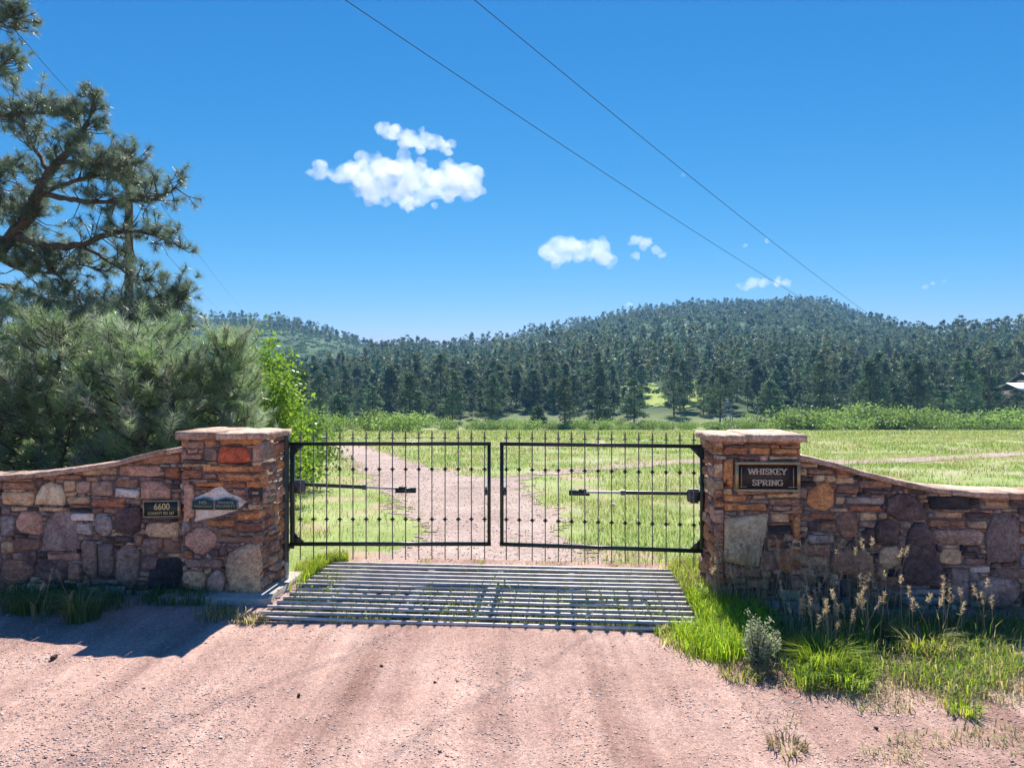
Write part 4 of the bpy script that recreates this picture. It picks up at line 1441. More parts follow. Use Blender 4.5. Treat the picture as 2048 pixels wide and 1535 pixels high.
# ------------------------------------------------------------------ forest
def conifer_arrays(H, RAD, ntri, tri, base, seed, nclump):
    global rng
    r = np.random.default_rng(seed)
    hs_ = base + (1 - base) * r.random(nclump) ** 0.85
    prof = (1 - hs_) ** 0.5 * (0.75 + 0.25 * np.minimum(1, (hs_ - base) / 0.18))
    a = r.uniform(0, 2 * math.pi, nclump)
    rad = RAD * prof * np.sqrt(r.uniform(0.15, 1.1, nclump))
    C = np.stack([np.cos(a) * rad, np.sin(a) * rad, hs_ * H], 1)
    k = ntri // nclump
    m = k * nclump
    Cc = np.repeat(C, k, 0)
    cs = np.repeat(RAD * 0.26 * (0.45 + 0.75 * prof + 0.1) * r.uniform(0.7, 1.35, nclump), k)
    off = r.normal(size=(m, 3)) * np.array([1, 1, 0.42]) * 0.62
    pos = Cc + off * cs[:, None]
    d1 = unit(r.normal(size=(m, 3)) * [1, 1, 0.7])
    d2 = unit(np.cross(d1, r.normal(size=(m, 3))))
    s = tri * r.uniform(0.6, 1.4, (m, 1))
    V = np.stack([pos - d1 * s * 0.6 - d2 * s * 0.3, pos - d1 * s * 0.6 + d2 * s * 0.3, pos + d1 * s], 1).reshape(-1, 3)
    shade = np.repeat(r.uniform(0.6, 1.4, nclump), k * 3)[:, None]
    base_c = np.array([0.105, 0.165, 0.100]) * (0.9 + 0.2 * r.random())
    warm = np.repeat(r.random(nclump), k * 3)[:, None]
    C3 = (base_c * (1 - warm * 0.35) + np.array([0.15, 0.18, 0.085]) * warm * 0.35) * shade
    return V, np.arange(m * 3).reshape(-1, 3), C3


VARS = []
for i in range(7):
    H = [11, 12.5, 9.5, 13, 10, 8, 11.5][i]
    RAD = [3.1, 2.9, 3.2, 3.3, 2.6, 2.8, 3.6][i]
    V, F, C = conifer_arrays(H, RAD, 3400, 0.34, [0.10, 0.16, 0.08, 0.22, 0.12, 0.06, 0.18][i], 100 + i, 46)
    cm = np_data("crown", V, F, M['forest'], C)
    tm = MB().tube([(0, 0, -0.8), (0.05, 0, H * 0.4), (0, 0.05, H * 0.95)], [0.21, 0.15, 0.03], 6)
    for b in range(10):
        z = H * (0.2 + 0.065 * b)
        a = b * 2.4
        l = RAD * 0.7 * (1 - b * 0.07)
        tm.tube([(0, 0, z), (math.cos(a) * l * 0.5, math.sin(a) * l * 0.5, z + 0.1), (math.cos(a) * l, math.sin(a) * l, z + 0.35)], [0.05, 0.035, 0.012], 4, cap=False)
    VARS.append((H, cm, tm.data("trunk", M['bark'])))


def place_pine(x, y, var, s, rz, label, group, z=None):
    z = float(terrain(x, y)) if z is None else z
    t = empty("pine_tree", (x, y, z), rz)
    t.scale = (s, s, s * random.uniform(0.92, 1.1))
    tag(t, label, "tree", group)
    obj("trunk", VARS[var][2], t)
    obj("crown", VARS[var][1], t)
    return t


def at_ground(px, d):
    return (px - 1024) / F_PX * d, d


KEEP = []
for px, d, var, s, lab in [(820, 112, 0, 0.86, "broad dark pine standing alone at the meadow edge behind the gate"),
                           (1500 - 300, 124, 2, 0.82, "rounded pine at the meadow edge behind the second gate leaf"),
                           (1348, 150, 6, 0.85, "spreading pine beside the small grassy clearing"),
                           (1930, 122, 3, 0.9, "tall dark pine next to the far utility pole"),
                           (600, 64, 4, 0.62, "thin grey green pine beyond the oak sapling"),
                           (1075, 118, 5, 0.62, "small dense pine in front of the forest edge"),
                           (680, 100, 5, 0.66, "compact pine beside the bright green saplings"),
                           (905, 122, 3, 0.80, "tall pine with a bare lower trunk, next to the lone broad pine"),
                           (985, 127, 0, 0.78, "middling pine at the forest front between shrubs"),
                           (1130, 120, 1, 0.72, "narrow pine leaning out from the forest front"),
                           (1268, 128, 6, 0.80, "wide crowned pine at the edge of the bright clearing"),
                           (1440, 126, 3, 0.86, "tall round crowned pine behind the lattice tower"),
                           (1540, 121, 2, 0.92, "full rounded pine above the end of the shrub row"),
                           (1640, 125, 6, 0.95, "very wide pine above the shrub row"),
                           (1740, 122, 0, 1.02, "large dark pine above the middle of the shrub row"),
                           (1835, 127, 1, 0.95, "tall slender pine above the shrub row"),
                           (1975, 130, 6, 0.88, "wide pine just behind the far utility pole"),
                           (745, 118, 2, 0.80, "round pine behind the bright saplings"),
                           (640, 112, 1, 0.75, "narrow pine beyond the gate post"),
                           (575, 92, 3, 0.72, "grey green pine behind the oak sapling")]:
    x, y = at_ground(px, d)
    place_pine(x, y, var, s, random.uniform(0, 6), lab, None)
    KEEP.append((x, y))

cell = {}


def far_enough(x, y, mind):
    c = 8.0
    k = (int(x // c), int(y // c))
    for i in (-1, 0, 1):
        for j in (-1, 0, 1):
            for (a, b) in cell.get((k[0] + i, k[1] + j), ()):
                if (a - x) ** 2 + (b - y) ** 2 < mind * mind: return False
    cell.setdefault(k, []).append((x, y))
    return True


for k_ in KEEP: far_enough(*k_, 0.1)
clear = [(*at_ground(1310, 205), 15), (*at_ground(1395, 215), 10), (*at_ground(2035, 150), 12), (*at_ground(2100, 150), 16), (*at_ground(1600, 190), 4)]
fr_ = np.random.default_rng(99)
cands = []
for _ in range(80000):
    a = fr_.uniform(-0.42, 0.86)
    d = 119 + (980 - 119) * fr_.random() ** 1.6
    u = 1024 + F_PX * a
    if d < 132 and u < 700: continue
    if (1284 < u < 1336 and d < 222) or (1376 < u < 1404 and d < 230): continue
    if d < 121 + 40 * float(value_noise(np.array(a * d), np.array(0.0), 0.09, 46)): continue
    if d < 260 and float(value_noise(np.array(a * d), np.array(d), 0.035, 47)) > 0.74: continue
    rr = np.interp(u, _u, _r)
    if d > rr * 1.03 and u > 740: continue
    if u < 740 and d > 330: continue
    x, y = a * d, d
    if any((x - c[0]) ** 2 + (y - c[1]) ** 2 < c[2] ** 2 for c in clear): continue
    # scrubby openings on the upper slopes
    if d > 240 and value_noise(np.array(x), np.array(y), 0.022, 44) > 0.70: continue
    if d > 600 and 1560 < u < 1720 and fr_.random() < 0.6: continue
    if not far_enough(x, y, 4.5 if d < 300 else 6.0): continue
    cands.append((d, x, y))
cands.sort()
M['clearing'] = ground_mat("clearing_grass", [(0.3, (0.24, 0.33, 0.07)), (0.7, (0.36, 0.42, 0.12))], 0.1, 0.6, 0.05, 4.0)
for cu, cd, cr in ((1310, 190, 13), (1391, 205, 10)):
    cx_, cy_ = at_ground(cu, cd)
    poly_ = [(cx_ + math.cos(q) * cr * (0.7 + 0.3 * math.sin(3 * q + cu)), cy_ + math.sin(q) * cr * 2.2) for q in np.linspace(0, 6.28, 20)[:-1]]
    ribbon("grass_clearing", poly_, cx_ - 2 * cr, cx_ + 2 * cr, cy_ - 3 * cr, cy_ + 3 * cr, 1.2, 2.0, M['clearing'], 0.25, "small bright grass clearing among the pines")
NEAR = 290
for d, x, y in cands[:NEAR]:
    place_pine(x, y, random.randrange(7), 0.45 + 0.62 * random.random() ** 1.2, random.uniform(0, 6.28), "dark green pine in the dense forest beyond the meadow", "pines of the forest beyond the meadow")

# the rest of the forest reads as one mass
LOW = [conifer_arrays(10, 2.7, n, t_, 0.10, 200 + i, c_) for i, (n, t_, c_) in enumerate([(200, 0.95, 22), (200, 0.95, 22), (200, 0.95, 22)])]
LOW2 = [conifer_arrays(10, 2.9, 70, 1.5, 0.08, 220 + i, 14) for i in range(3)]
lf = Leafy()
rest = cands[NEAR:]


def plant(lf, x, y, s, lowset):
    V, F, C = lowset[random.randrange(len(lowset))]
    a = random.uniform(0, 6.28)
    co, si = math.cos(a), math.sin(a)
    s2 = s * random.uniform(0.85, 1.15)
    W = np.stack([(V[:, 0] * co - V[:, 1] * si) * s, (V[:, 0] * si + V[:, 1] * co) * s, V[:, 2] * s2], 1)
    W += [x, y, float(terrain(x, y)) - 0.2]
    tint = random.random()
    lf.add(W, F, C * random.uniform(0.65, 1.3) * np.array([0.85 + 0.4 * tint, 1.0, 1.1 - 0.3 * tint]))


for d, x, y in rest:
    plant(lf, x, y, 0.45 + 0.62 * random.random() ** 1.4, LOW if d < 360 else LOW2)
# trees along the left-hand hill
for _ in range(1500):
    u = fr_.uniform(250, 860)
    d = fr_.uniform(330, 740)
    a = (u - 1024) / F_PX
    t2 = (d - 300) / 420
    n_ = float(value_noise(np.array(a * d), np.array(d), 0.02, 45))
    if t2 < 0.72 and n_ < 0.62: continue
    if u > 740 and d > 690: continue
    plant(lf, a * d, d, random.uniform(0.5, 0.95), LOW2)
fo = lf.build("forest", M['forest'])
tag(fo, "dense pine forest covering the far hillsides", "forest", kind="stuff")

# scrub on the slopes
lf = Leafy()
for _ in range(2600):
    u = fr_.uniform(300, 2100)
    a = (u - 1024) / F_PX
    d = 180 + 700 * fr_.random() ** 0.8
    if u < 800: d = fr_.uniform(300, 700)
    x, y = a * d, d
    q = fr_.normal(size=(46, 3)) * np.array([1.8, 1.8, 0.6]) * fr_.uniform(0.6, 1.3)
    q[:, 2] = np.abs(q[:, 2]) + 0.2
    P_ = q + [x, y, float(terrain(x, y))]
    lf.add(*leaves(P_, 0.8, pick([(0.060, 0.105, 0.045), (0.05, 0.09, 0.042), (0.08, 0.125, 0.05)], 46)))
so = lf.build("scrub", M['leaf'])
tag(so, "low green oak scrub on the hill slopes", "scrub", kind="stuff")

# shrubs along the foot of the forest
SHR = []
for i in range(4):
    rg = np.random.default_rng(300 + i)
    cl = np.stack([rg.normal(size=26) * 1.05, rg.normal(size=26) * 0.9, 0.3 + rg.random(26) * 1.6], 1)
    P_ = np.repeat(cl, 60, 0) + rg.normal(size=(26 * 60, 3)) * [0.42, 0.42, 0.30]
    P_[:, 2] = np.maximum(P_[:, 2], 0.05)
    keep = rng
    V, F, C = leaves(P_, 0.13, pick([(0.21, 0.31, 0.09), (0.25, 0.35, 0.11), (0.17, 0.26, 0.08)], len(P_)))
    cm = np_data("crown", V, F, M['leaf'], C)
    st = MB()
    for c in cl[::3]:
        st.tube(np.array([(0, 0, -0.2), c * [0.6, 0.6, 0.5], c]), [0.05, 0.03, 0.01], 4, cap=False)
    SHR.append((cm, st.data("stems", M['twig'])))


def shrub(px, d, s, label, group):
    x, y = at_ground(px, d)
    t = empty("shrub", (x, y, float(terrain(x, y))), random.uniform(0, 6.28))
    t.scale = (s * random.uniform(0.9, 1.3), s * random.uniform(0.9, 1.2), s)
    tag(t, label, "shrub", group)
    v = SHR[random.randrange(4)]
    obj("stems", v[1], t)
    obj("crown", v[0], t)


for i, px in enumerate(np.linspace(1560, 2130, 26)):
    shrub(px + random.uniform(-16, 16), random.uniform(99, 114), 0.65 + 1.15 * random.random(), "pale green shrub in the long row behind the nameplate wall", "shrubs in the row behind the nameplate wall")
for px in (890, 960, 985, 1020, 1060, 1110, 1135, 1170, 1205, 1240, 1262, 1300, 1330, 1375, 1420, 1435, 1488, 1505, 1532):
    shrub(px, random.uniform(106, 116), random.uniform(0.55, 0.95), "low green shrub along the meadow edge behind the gate", "shrubs along the meadow edge behind the gate")
for px in range(700, 1560, 26):
    shrub(px + random.uniform(-12, 12), random.uniform(118, 128), random.uniform(0.45, 0.8), "low green shrub along the meadow edge behind the gate", "shrubs along the meadow edge behind the gate")
for px, d, s in ((580, 34, 0.5), (610, 40, 0.55), (640, 46, 0.55), (560, 30, 0.45), (665, 70, 0.8)):
    shrub(px, d, s, "green shrub beyond the gate post by the property signs", "shrubs beyond the gate post by the property signs")
for px, d, s, lab in ((752, 72, 0.95, "bushy bright green sapling beyond the driveway bend"), (802, 70, 0.90, "pointed bright green sapling beyond the driveway bend"), (775, 78, 0.8, "low sapling between the two bright saplings")):
    shrub(px, d, s, lab, None)

# ------------------------------------------------------------------ meadow grass
def scatter_meadow():
    lf = Leafy()
    zones = [(8.6, 16, 620, (0.04, 0.12), 0.008), (16, 30, 190, (0.05, 0.15), 0.014), (30, 60, 60, (0.08, 0.22), 0.026), (60, 118, 17, (0.12, 0.32), 0.06)]
    for d0, d1, dens, hr, w in zones:
        area = 0.80 * (d1 * d1 - d0 * d0)
        n = int(area * dens)
        d = np.sqrt(rng.uniform(d0 * d0, d1 * d1, n))
        a = rng.uniform(-0.80, 0.80, n)
        X, Y = a * d, d
        if d0 < 31:
            jit = rng.normal(size=n) * 0.22
            ok = ~in_poly(X + jit, Y + jit, DRIVE) | (rng.random(n) < 0.015)
            ok &= ~inside_yard(X, Y, 0.1)
            ok &= (~in_poly(X, Y + jit, TRACK)) | (rng.random(n) < 0.35)
            bare = value_noise(X, Y, 0.55, 61) * 0.6 + value_noise(X, Y, 1.7, 62) * 0.4
            ok &= (bare < (0.53 if d0 < 16 else 0.58)) | (rng.random(n) < 0.14)
            X, Y = X[ok], Y[ok]
        n = len(X)
        g = value_noise(X, Y, 0.22, 63) * 0.6 + value_noise(X, Y, 0.9, 64) * 0.4
        green, yel, tan = np.array([0.23, 0.35, 0.07]), np.array([0.34, 0.40, 0.14]), np.array([0.52, 0.47, 0.31])
        t1 = smooth01((g - 0.30) / 0.25)[:, None]
        t2_ = smooth01((g - 0.55) / 0.25)[:, None]
        C = green * (1 - t1) + yel * t1
        C = C * (1 - 0.6 * t2_) + tan * 0.6 * t2_
        dry = rng.random((n, 1)) < (0.14 if d0 < 16 else 0.22)
        C = np.where(dry, tan, C) * rng.uniform(0.8, 1.2, (n, 1))
        P = np.stack([X, Y, terrain(X, Y) - 0.005], 1)
        h = rng.uniform(*hr, n) * (0.7 + 0.7 * value_noise(X, Y, 0.4, 65))
        lf.add(*blades(P, h, np.full(n, w) * rng.uniform(0.7, 1.3, n), rng.uniform(0, 6.28, n), rng.uniform(0.2, 1.0, n), C))
    o = lf.build("meadow_grass", M['grass'])
    tag(o, "short green and straw coloured meadow grass", "grass", kind="stuff")


scatter_meadow()


def patch_blades(lf, polypx, n, hr, w, cols, bend=(0.2, 1.0), z=0.0, clumpy=0.0):
    """grass spread over a patch of ground outlined in photo pixels"""
    G = np.array([gp(*p)[:2] for p in polypx])
    mn, mx = G.min(0), G.max(0)
    X, Y = rng.uniform(mn[0], mx[0], n * 4), rng.uniform(mn[1], mx[1], n * 4)
    j = rng.normal(size=n * 4) * np.where(rng.random(n * 4) < 0.25, 0.16, 0.05)
    ok = in_poly(X + j, Y + j, G)
    s_ = (X - GO[0]) * GX[0] + (Y - GO[1]) * GX[1]
    q_ = (X - GO[0]) * GY[0] + (Y - GO[1]) * GY[1]
    ok &= ~((s_ > 0) & (s_ < GW) & (q_ > 0) & (q_ < GD))
    if clumpy: ok &= value_noise(X, Y, 4.5, 77) > clumpy
    X, Y = X[ok][:n], Y[ok][:n]
    m = len(X)
    lf.add(*blades(np.stack([X, Y, np.full(m, z)], 1), rng.uniform(*hr, m), np.full(m, w) * rng.uniform(0.6, 1.4, m), rng.uniform(0, 6.28, m), rng.uniform(*bend, m), pick(cols, m)))


BRIGHT = [(0.29, 0.42, 0.03), (0.36, 0.48, 0.035), (0.22, 0.34, 0.03), (0.40, 0.45, 0.06)]
MIDG = [(0.10, 0.17, 0.05), (0.13, 0.21, 0.06), (0.16, 0.22, 0.08)]
STRAW = [(0.42, 0.36, 0.22), (0.36, 0.30, 0.18), (0.48, 0.42, 0.28)]
lf = Leafy()
patch_blades(lf, [(1345, 1275), (1352, 1215), (1400, 1185), (1440, 1215), (1530, 1225), (1550, 1320), (1430, 1330), (1370, 1300)], 5200, (0.10, 0.27), 0.0085, BRIGHT)
patch_blades(lf, [(1300, 1255), (1345, 1215), (1372, 1300), (1400, 1330), (1330, 1285)], 700, (0.05, 0.16), 0.008, BRIGHT + STRAW)
o = lf.build("bright_grass", M['grass'])
tag(o, "lush bright green grass at the end of the cattle guard", "grass", kind="stuff")
lf = Leafy()
patch_blades(lf, [(1440, 1232), (2060, 1245), (2060, 1300), (1760, 1305), (1560, 1318), (1500, 1290)], 4200, (0.06, 0.22), 0.008, [(0.10, 0.17, 0.045), (0.14, 0.22, 0.05), (0.18, 0.24, 0.08)], (0.2, 0.9))
patch_blades(lf, [(1560, 1330), (1600, 1290), (1740, 1300), (1745, 1380), (1600, 1385)], 2300, (0.08, 0.24), 0.008, BRIGHT + MIDG, clumpy=0.40)
patch_blades(lf, [(1760, 1305), (1960, 1290), (2060, 1330), (2000, 1400), (1780, 1370)], 3000, (0.05, 0.20), 0.008, BRIGHT + STRAW + MIDG, clumpy=0.35)
patch_blades(lf, [(1540, 1320), (2060, 1300), (2060, 1420), (1700, 1400), (1480, 1360)], 2600, (0.03, 0.14), 0.006, STRAW + MIDG[:1], (0.5, 1.6))
patch_blades(lf, [(1560, 1400), (2060, 1380), (2060, 1535), (1560, 1535)], 700, (0.03, 0.10), 0.006, STRAW + MIDG, (0.5, 1.6), clumpy=0.55)
patch_blades(lf, [(0, 1185), (240, 1190), (250, 1222), (120, 1235), (0, 1230)], 1500, (0.06, 0.24), 0.008, MIDG + [(0.08, 0.15, 0.06)])
patch_blades(lf, [(300, 1190), (420, 1192), (415, 1215), (310, 1212)], 800, (0.06, 0.22), 0.008, MIDG)
patch_blades(lf, [(410, 1215), (470, 1220), (470, 1245), (420, 1248)], 300, (0.06, 0.18), 0.007, MIDG + STRAW)
patch_blades(lf, [(470, 1232), (540, 1236), (535, 1252), (470, 1250)], 260, (0.03, 0.10), 0.006, STRAW)
patch_blades(lf, [(620, 1150), (640, 1128), (700, 1122), (690, 1130), (640, 1165), (600, 1200)], 1500, (0.08, 0.24), 0.008, BRIGHT + [(0.30, 0.34, 0.06)])
patch_blades(lf, [(583, 1150), (640, 1124), (700, 1122), (640, 1152), (610, 1152)], 1300, (0.06, 0.22), 0.008, BRIGHT + [(0.34, 0.34, 0.08)] + STRAW[:1])
patch_blades(lf, [(1325, 1140), (1405, 1135), (1405, 1170), (1380, 1185), (1360, 1210), (1345, 1180)], 1900, (0.08, 0.26), 0.008, BRIGHT + STRAW + [(0.34, 0.34, 0.08)])
patch_blades(lf, [(700, 1118), (1300, 1130), (1300, 1138), (700, 1126)], 500, (0.03, 0.09), 0.007, BRIGHT[:3] + STRAW, clumpy=0.5)
o = lf.build("verge_grass", M['grass'])
tag(o, "mixed grass growing along the foot of the walls", "grass", kind="stuff")

# weeds rising between the pipes
lf = Leafy()
n = 2000
s_, q_ = rng.uniform(0.05, GW - 0.05, n), rng.uniform(0.05, GD - 0.05, n)
dn = value_noise(s_ * 1.0, q_ * 1.0, 2.2, 81)
k_ = (dn > 0.42) | (s_ < 0.5) | (s_ > GW - 0.9)
s_, q_ = s_[k_], q_[k_]
P = GO + s_[:, None] * GX + q_[:, None] * GY + np.array([0, 0, -0.46])
lf.add(*blades(P, rng.uniform(0.44, 0.72, len(P)), np.full(len(P), 0.009), rng.uniform(0, 6.28, len(P)), rng.uniform(0.1, 0.5, len(P)), pick(BRIGHT + MIDG + STRAW, len(P))))
for c_s, c_q in ((1.75, 0.30), (2.05, 0.25), (2.25, 0.55), (1.55, 0.75), (3.1, 0.35), (2.85, 0.7), (3.4, 0.6), (0.25, 0.5), (0.35, 0.9), (0.3, 1.3), (3.75, 0.5), (2.2, 1.2)):
    c = GO + c_s * GX + c_q * GY
    q = rng.normal(size=(60, 3)) * [0.09, 0.09, 0.07] + [c[0], c[1], 0.03]
    lf.add(*leaves(q, 0.017, pick(BRIGHT + MIDG, 60)))
o = lf.build("pit_weeds", M['grass'])
tag(o, "weeds and grass poking up between the cattle guard pipes", "weeds", kind="stuff")


# tussocks and seeding grasses as clumps of their own
def tussock(px, py, n, hr, spread, cols, label, group=None, seed=0):
    c = gp(px, py)
    t = empty("grass_tussock", (c[0], c[1], 0.0))
    tag(t, label, "grass", group)
    a = rng.uniform(0, 6.28, n)
    rr = spread * np.sqrt(rng.random(n)) * 0.5
    P = np.stack([np.cos(a) * rr, np.sin(a) * rr, np.zeros(n)], 1)
    lf = Leafy()
    lf.add(*blades(P, rng.uniform(*hr, n), np.full(n, 0.009), a + rng.normal(size=n) * 0.4, rng.uniform(0.3, 1.2, n), pick(cols, n)))
    lf.build("blades", M['grass'], t)
    return t


tussock(165, 1240, 330, (0.18, 0.42), 0.30, [(0.14, 0.24, 0.08), (0.20, 0.30, 0.12), (0.30, 0.36, 0.20)], "spiky grass tussock in the wall's shadow below the house number plate")
tussock(60, 1225, 200, (0.15, 0.35), 0.3, MIDG, "dark grass tussock at the foot of the wall by the pines")
tussock(1650, 1345, 420, (0.15, 0.36), 0.34, BRIGHT, "bright tussock before the seeding grasses")
tussock(1695, 1372, 220, (0.10, 0.24), 0.30, BRIGHT + MIDG, "low bright tussock at the gravel edge below the seeding grasses")
tussock(1850, 1308, 340, (0.12, 0.32), 0.40, BRIGHT + STRAW, "arching tussock in sunlight beside the wall's shadow")
tussock(1925, 1425, 150, (0.06, 0.14), 0.22, BRIGHT + MIDG, "small green tussock alone on the gravel")
tussock(1480, 1352, 200, (0.05, 0.14), 0.34, BRIGHT + STRAW, "low yellowish tussock below the sage bush")
tussock(1575, 1500, 120, (0.05, 0.13), 0.22, STRAW + [(0.22, 0.26, 0.14)], "dry grey tussock on the gravel foreground")
tussock(505, 1245, 110, (0.06, 0.16), 0.22, STRAW, "dry straw tussock at the corner of the concrete footing")


def seed_clump(px, py, ns, hr, label, group):
    c = gp(px, py)
    t = empty("seeding_grass", (c[0], c[1], 0.0))
    tag(t, label, "grass", group)
    st = MB()
    hd = Leafy()
    for i in range(int(ns * 1.25)):
        a, rr = rng.uniform(0, 6.28), rng.uniform(0, 0.22)
        b = np.array([math.cos(a) * rr, math.sin(a) * rr, -0.01])
        h = rng.uniform(*hr) * 1.12
        lean = rng.normal(size=2) * 0.07
        top = b + [lean[0] * h * 2, lean[1] * h * 2, h]
        mid = (b + top) / 2 - [lean[0] * 0.2 * h, lean[1] * 0.2 * h, 0]
        st.tube(np.array([b, mid, top]), [0.0030, 0.0026, 0.0018], 3, cap=False)
        k = 48
        f = rng.random(k)
        L = rng.uniform(0.07, 0.13)
        Pp = top + unit(top - mid)[None] * ((f - 0.75) * L)[:, None]
        d = unit(rng.normal(size=(k, 3)) + unit(top - mid) * 3.6)
        hd.add(*tufts(Pp, d, 1, 0.034, 0.0, 0.0065, [(0.44, 0.34, 0.25), (0.52, 0.42, 0.33), (0.40, 0.29, 0.22)], (0.58, 0.50, 0.40)))
    st.build("stems", plain_straw, t)
    hd.build("seed_heads", M['grass'], t)
    n = 12 * max(2, ns // 3)
    a = rng.uniform(0, 6.28, n)
    rr = rng.uniform(0, 0.16, n)
    lf = Leafy()
    lf.add(*blades(np.stack([np.cos(a) * rr, np.sin(a) * rr, np.zeros(n)], 1), rng.uniform(0.15, 0.42, n), np.full(n, 0.008), a, rng.uniform(0.2, 0.8, n), pick(MIDG + STRAW[:1], n)))
    lf.build("blades", M['grass'], t)


plain_straw = plain("straw", (0.30, 0.27, 0.15), 0.7, 0.0, 0.2, 40)
for i, (px, py, ns, hr) in enumerate([(1440, 1222, 9, (0.3, 0.62)), (1462, 1226, 9, (0.35, 0.7)), (1500, 1236, 8, (0.40, 0.75)), (1530, 1240, 8, (0.45, 0.85)), (1575, 1246, 9, (0.45, 0.74)),
                                      (1612, 1252, 9, (0.45, 0.74)), (1640, 1262, 8, (0.35, 0.6)), (1680, 1250, 7, (0.5, 0.78)), (1725, 1252, 8, (0.5, 0.8)), (1770, 1258, 6, (0.45, 0.75)),
                                      (1640, 1318, 9, (0.28, 0.46)), (1665, 1300, 8, (0.30, 0.5)), (1730, 1300, 6, (0.32, 0.55)), (1800, 1285, 6, (0.35, 0.55)), (1880, 1290, 6, (0.3, 0.52)), (1960, 1285, 5, (0.3, 0.5)), (1590, 1300, 6, (0.3, 0.5))]):
    seed_clump(px, py, ns, hr, "tall seeding grass clump with tan heads before the nameplate wall", "tall seeding grasses before the nameplate wall")
for px, py in ((80, 1240), (158, 1238)):
    seed_clump(px, py, 2, (0.28, 0.42), "sparse pale seeding grass at the wall by the pines", "pale seeding grasses at the wall by the pines")

# sage bush
c = gp(1512, 1338)
t = empty("sage_bush", (c[0], c[1], 0.0))
tag(t, "grey green sage bush beside the bright grass", "bush")
st, lf = MB(), Leafy()
tips = []
for i in range(38):
    a, f = rng.uniform(0, 6.28), rng.random()
    tip = np.array([math.cos(a) * 0.20 * math.sqrt(f) + 0.07 * rng.random(), math.sin(a) * 0.13 * math.sqrt(f), 0.16 + 0.40 * (1 - f * 0.7) * rng.uniform(0.4, 1.2)])
    st.tube(np.array([(0, 0, 0), tip * [0.5, 0.5, 0.5], tip]), [0.006, 0.004, 0.002], 3, cap=False)
    for k in np.linspace(0.35, 1, 9): tips.append(tip * [k, k, k ** 0.9] + rng.normal(size=3) * 0.010)
tips = np.repeat(np.array(tips), 9, 0) + rng.normal(size=(len(tips) * 9, 3)) * 0.016
lf.add(*leaves(tips, 0.013, pick([(0.38, 0.42, 0.31), (0.46, 0.49, 0.39), (0.30, 0.36, 0.25)], len(tips))))
st.build("stems", M['twig'], t)
lf.build("crown", M['grass'], t)
t.scale = (0.85, 0.85, 0.80)

# ------------------------------------------------------------------ loose gravel and cones
def pebbles():
    m, nt, out = new_mat("pebbles")
    at_ = N(nt, "ShaderNodeVertexColor", layer_name="Col")
    p = N(nt, "ShaderNodeBsdfPrincipled", Roughness=0.8)
    nt.links.new(at_.outputs[0], p.inputs['Base Color'])
    nt.links.new(p.outputs[0], out.inputs[0])
    M['pebble'] = m
    n = 75000
    Y = 3.7 + (7.0 - 3.7) * rng.random(n) ** 1.15
    X = rng.uniform(-0.80, 0.82, n) * Y
    s = (X - GO[0]) * GX[0] + (Y - GO[1]) * GX[1]
    q = (X - GO[0]) * GY[0] + (Y - GO[1]) * GY[1]
    ok = (q < -0.02)
    w = s + 0.06 * np.sin(q * 1.1)
    tr = sum(np.exp(-((w - c) / 0.20) ** 2) for c in (1.05, 2.75, 1.75, 3.45))
    dens = value_noise(X, Y, 1.4, 90) * 0.5 + value_noise(X, Y, 4.0, 91) * 0.5
    ok &= rng.random(n) < np.clip((dens - 0.28) * 2.2, 0.06, 1) * (1 - 0.8 * np.clip(tr, 0, 1))
    X, Y = X[ok], Y[ok]
    Z = yard_z(X, Y)
    X2 = rng.normal(size=2500) * 0
    # stones on the driveway beyond the gate
    P0 = np.array(DRIVE)
    xx, yy = rng.uniform(P0[:, 0].min(), P0[:, 0].max(), 30000), rng.uniform(8.7, 26, 30000)
    k = in_poly(xx, yy, DRIVE)
    xx, yy = xx[k], yy[k]
    X, Y, Z = np.concatenate([X, xx]), np.concatenate([Y, yy]), np.concatenate([Z, terrain(xx, yy) + 0.013])
    n = len(X)
    sz = 0.0030 + 0.0075 * rng.random(n) ** 3 + 0.006 * (rng.random(n) < 0.02)
    sz = np.where(Y > 8.4, sz * 1.8, sz)
    O = np.array([[1, 0, 0], [0, 1, 0], [-1, 0, 0], [0, -1, 0], [0, 0, 0.26], [0, 0, -0.4]], float)
    V = O[None] * rng.uniform(0.6, 1.35, (n, 6, 1)) * sz[:, None, None]
    a = rng.uniform(0, 6.28, n)
    co, si = np.cos(a)[:, None], np.sin(a)[:, None]
    V = np.stack([V[..., 0] * co - V[..., 1] * si, V[..., 0] * si + V[..., 1] * co, V[..., 2]], 2)
    V += np.stack([X, Y, Z + sz * 0.2], 1)[:, None, :]
    b = np.arange(n)[:, None] * 6
    F = np.concatenate([b + f for f in ([0, 1, 4], [1, 2, 4], [2, 3, 4], [3, 0, 4], [1, 0, 5], [2, 1, 5], [3, 2, 5], [0, 3, 5])])
    cols = pick([(0.46, 0.31, 0.26), (0.60, 0.50, 0.45), (0.38, 0.24, 0.19), (0.70, 0.63, 0.58), (0.50, 0.36, 0.31), (0.36, 0.24, 0.20), (0.55, 0.40, 0.34), (0.58, 0.46, 0.40)], n)
    o = obj("loose_gravel", np_data("loose_gravel", V.reshape(-1, 3), F, m, np.repeat(cols, 6, 0)))
    tag(o, "loose pink and white gravel chips on the road surface", "gravel", kind="stuff")


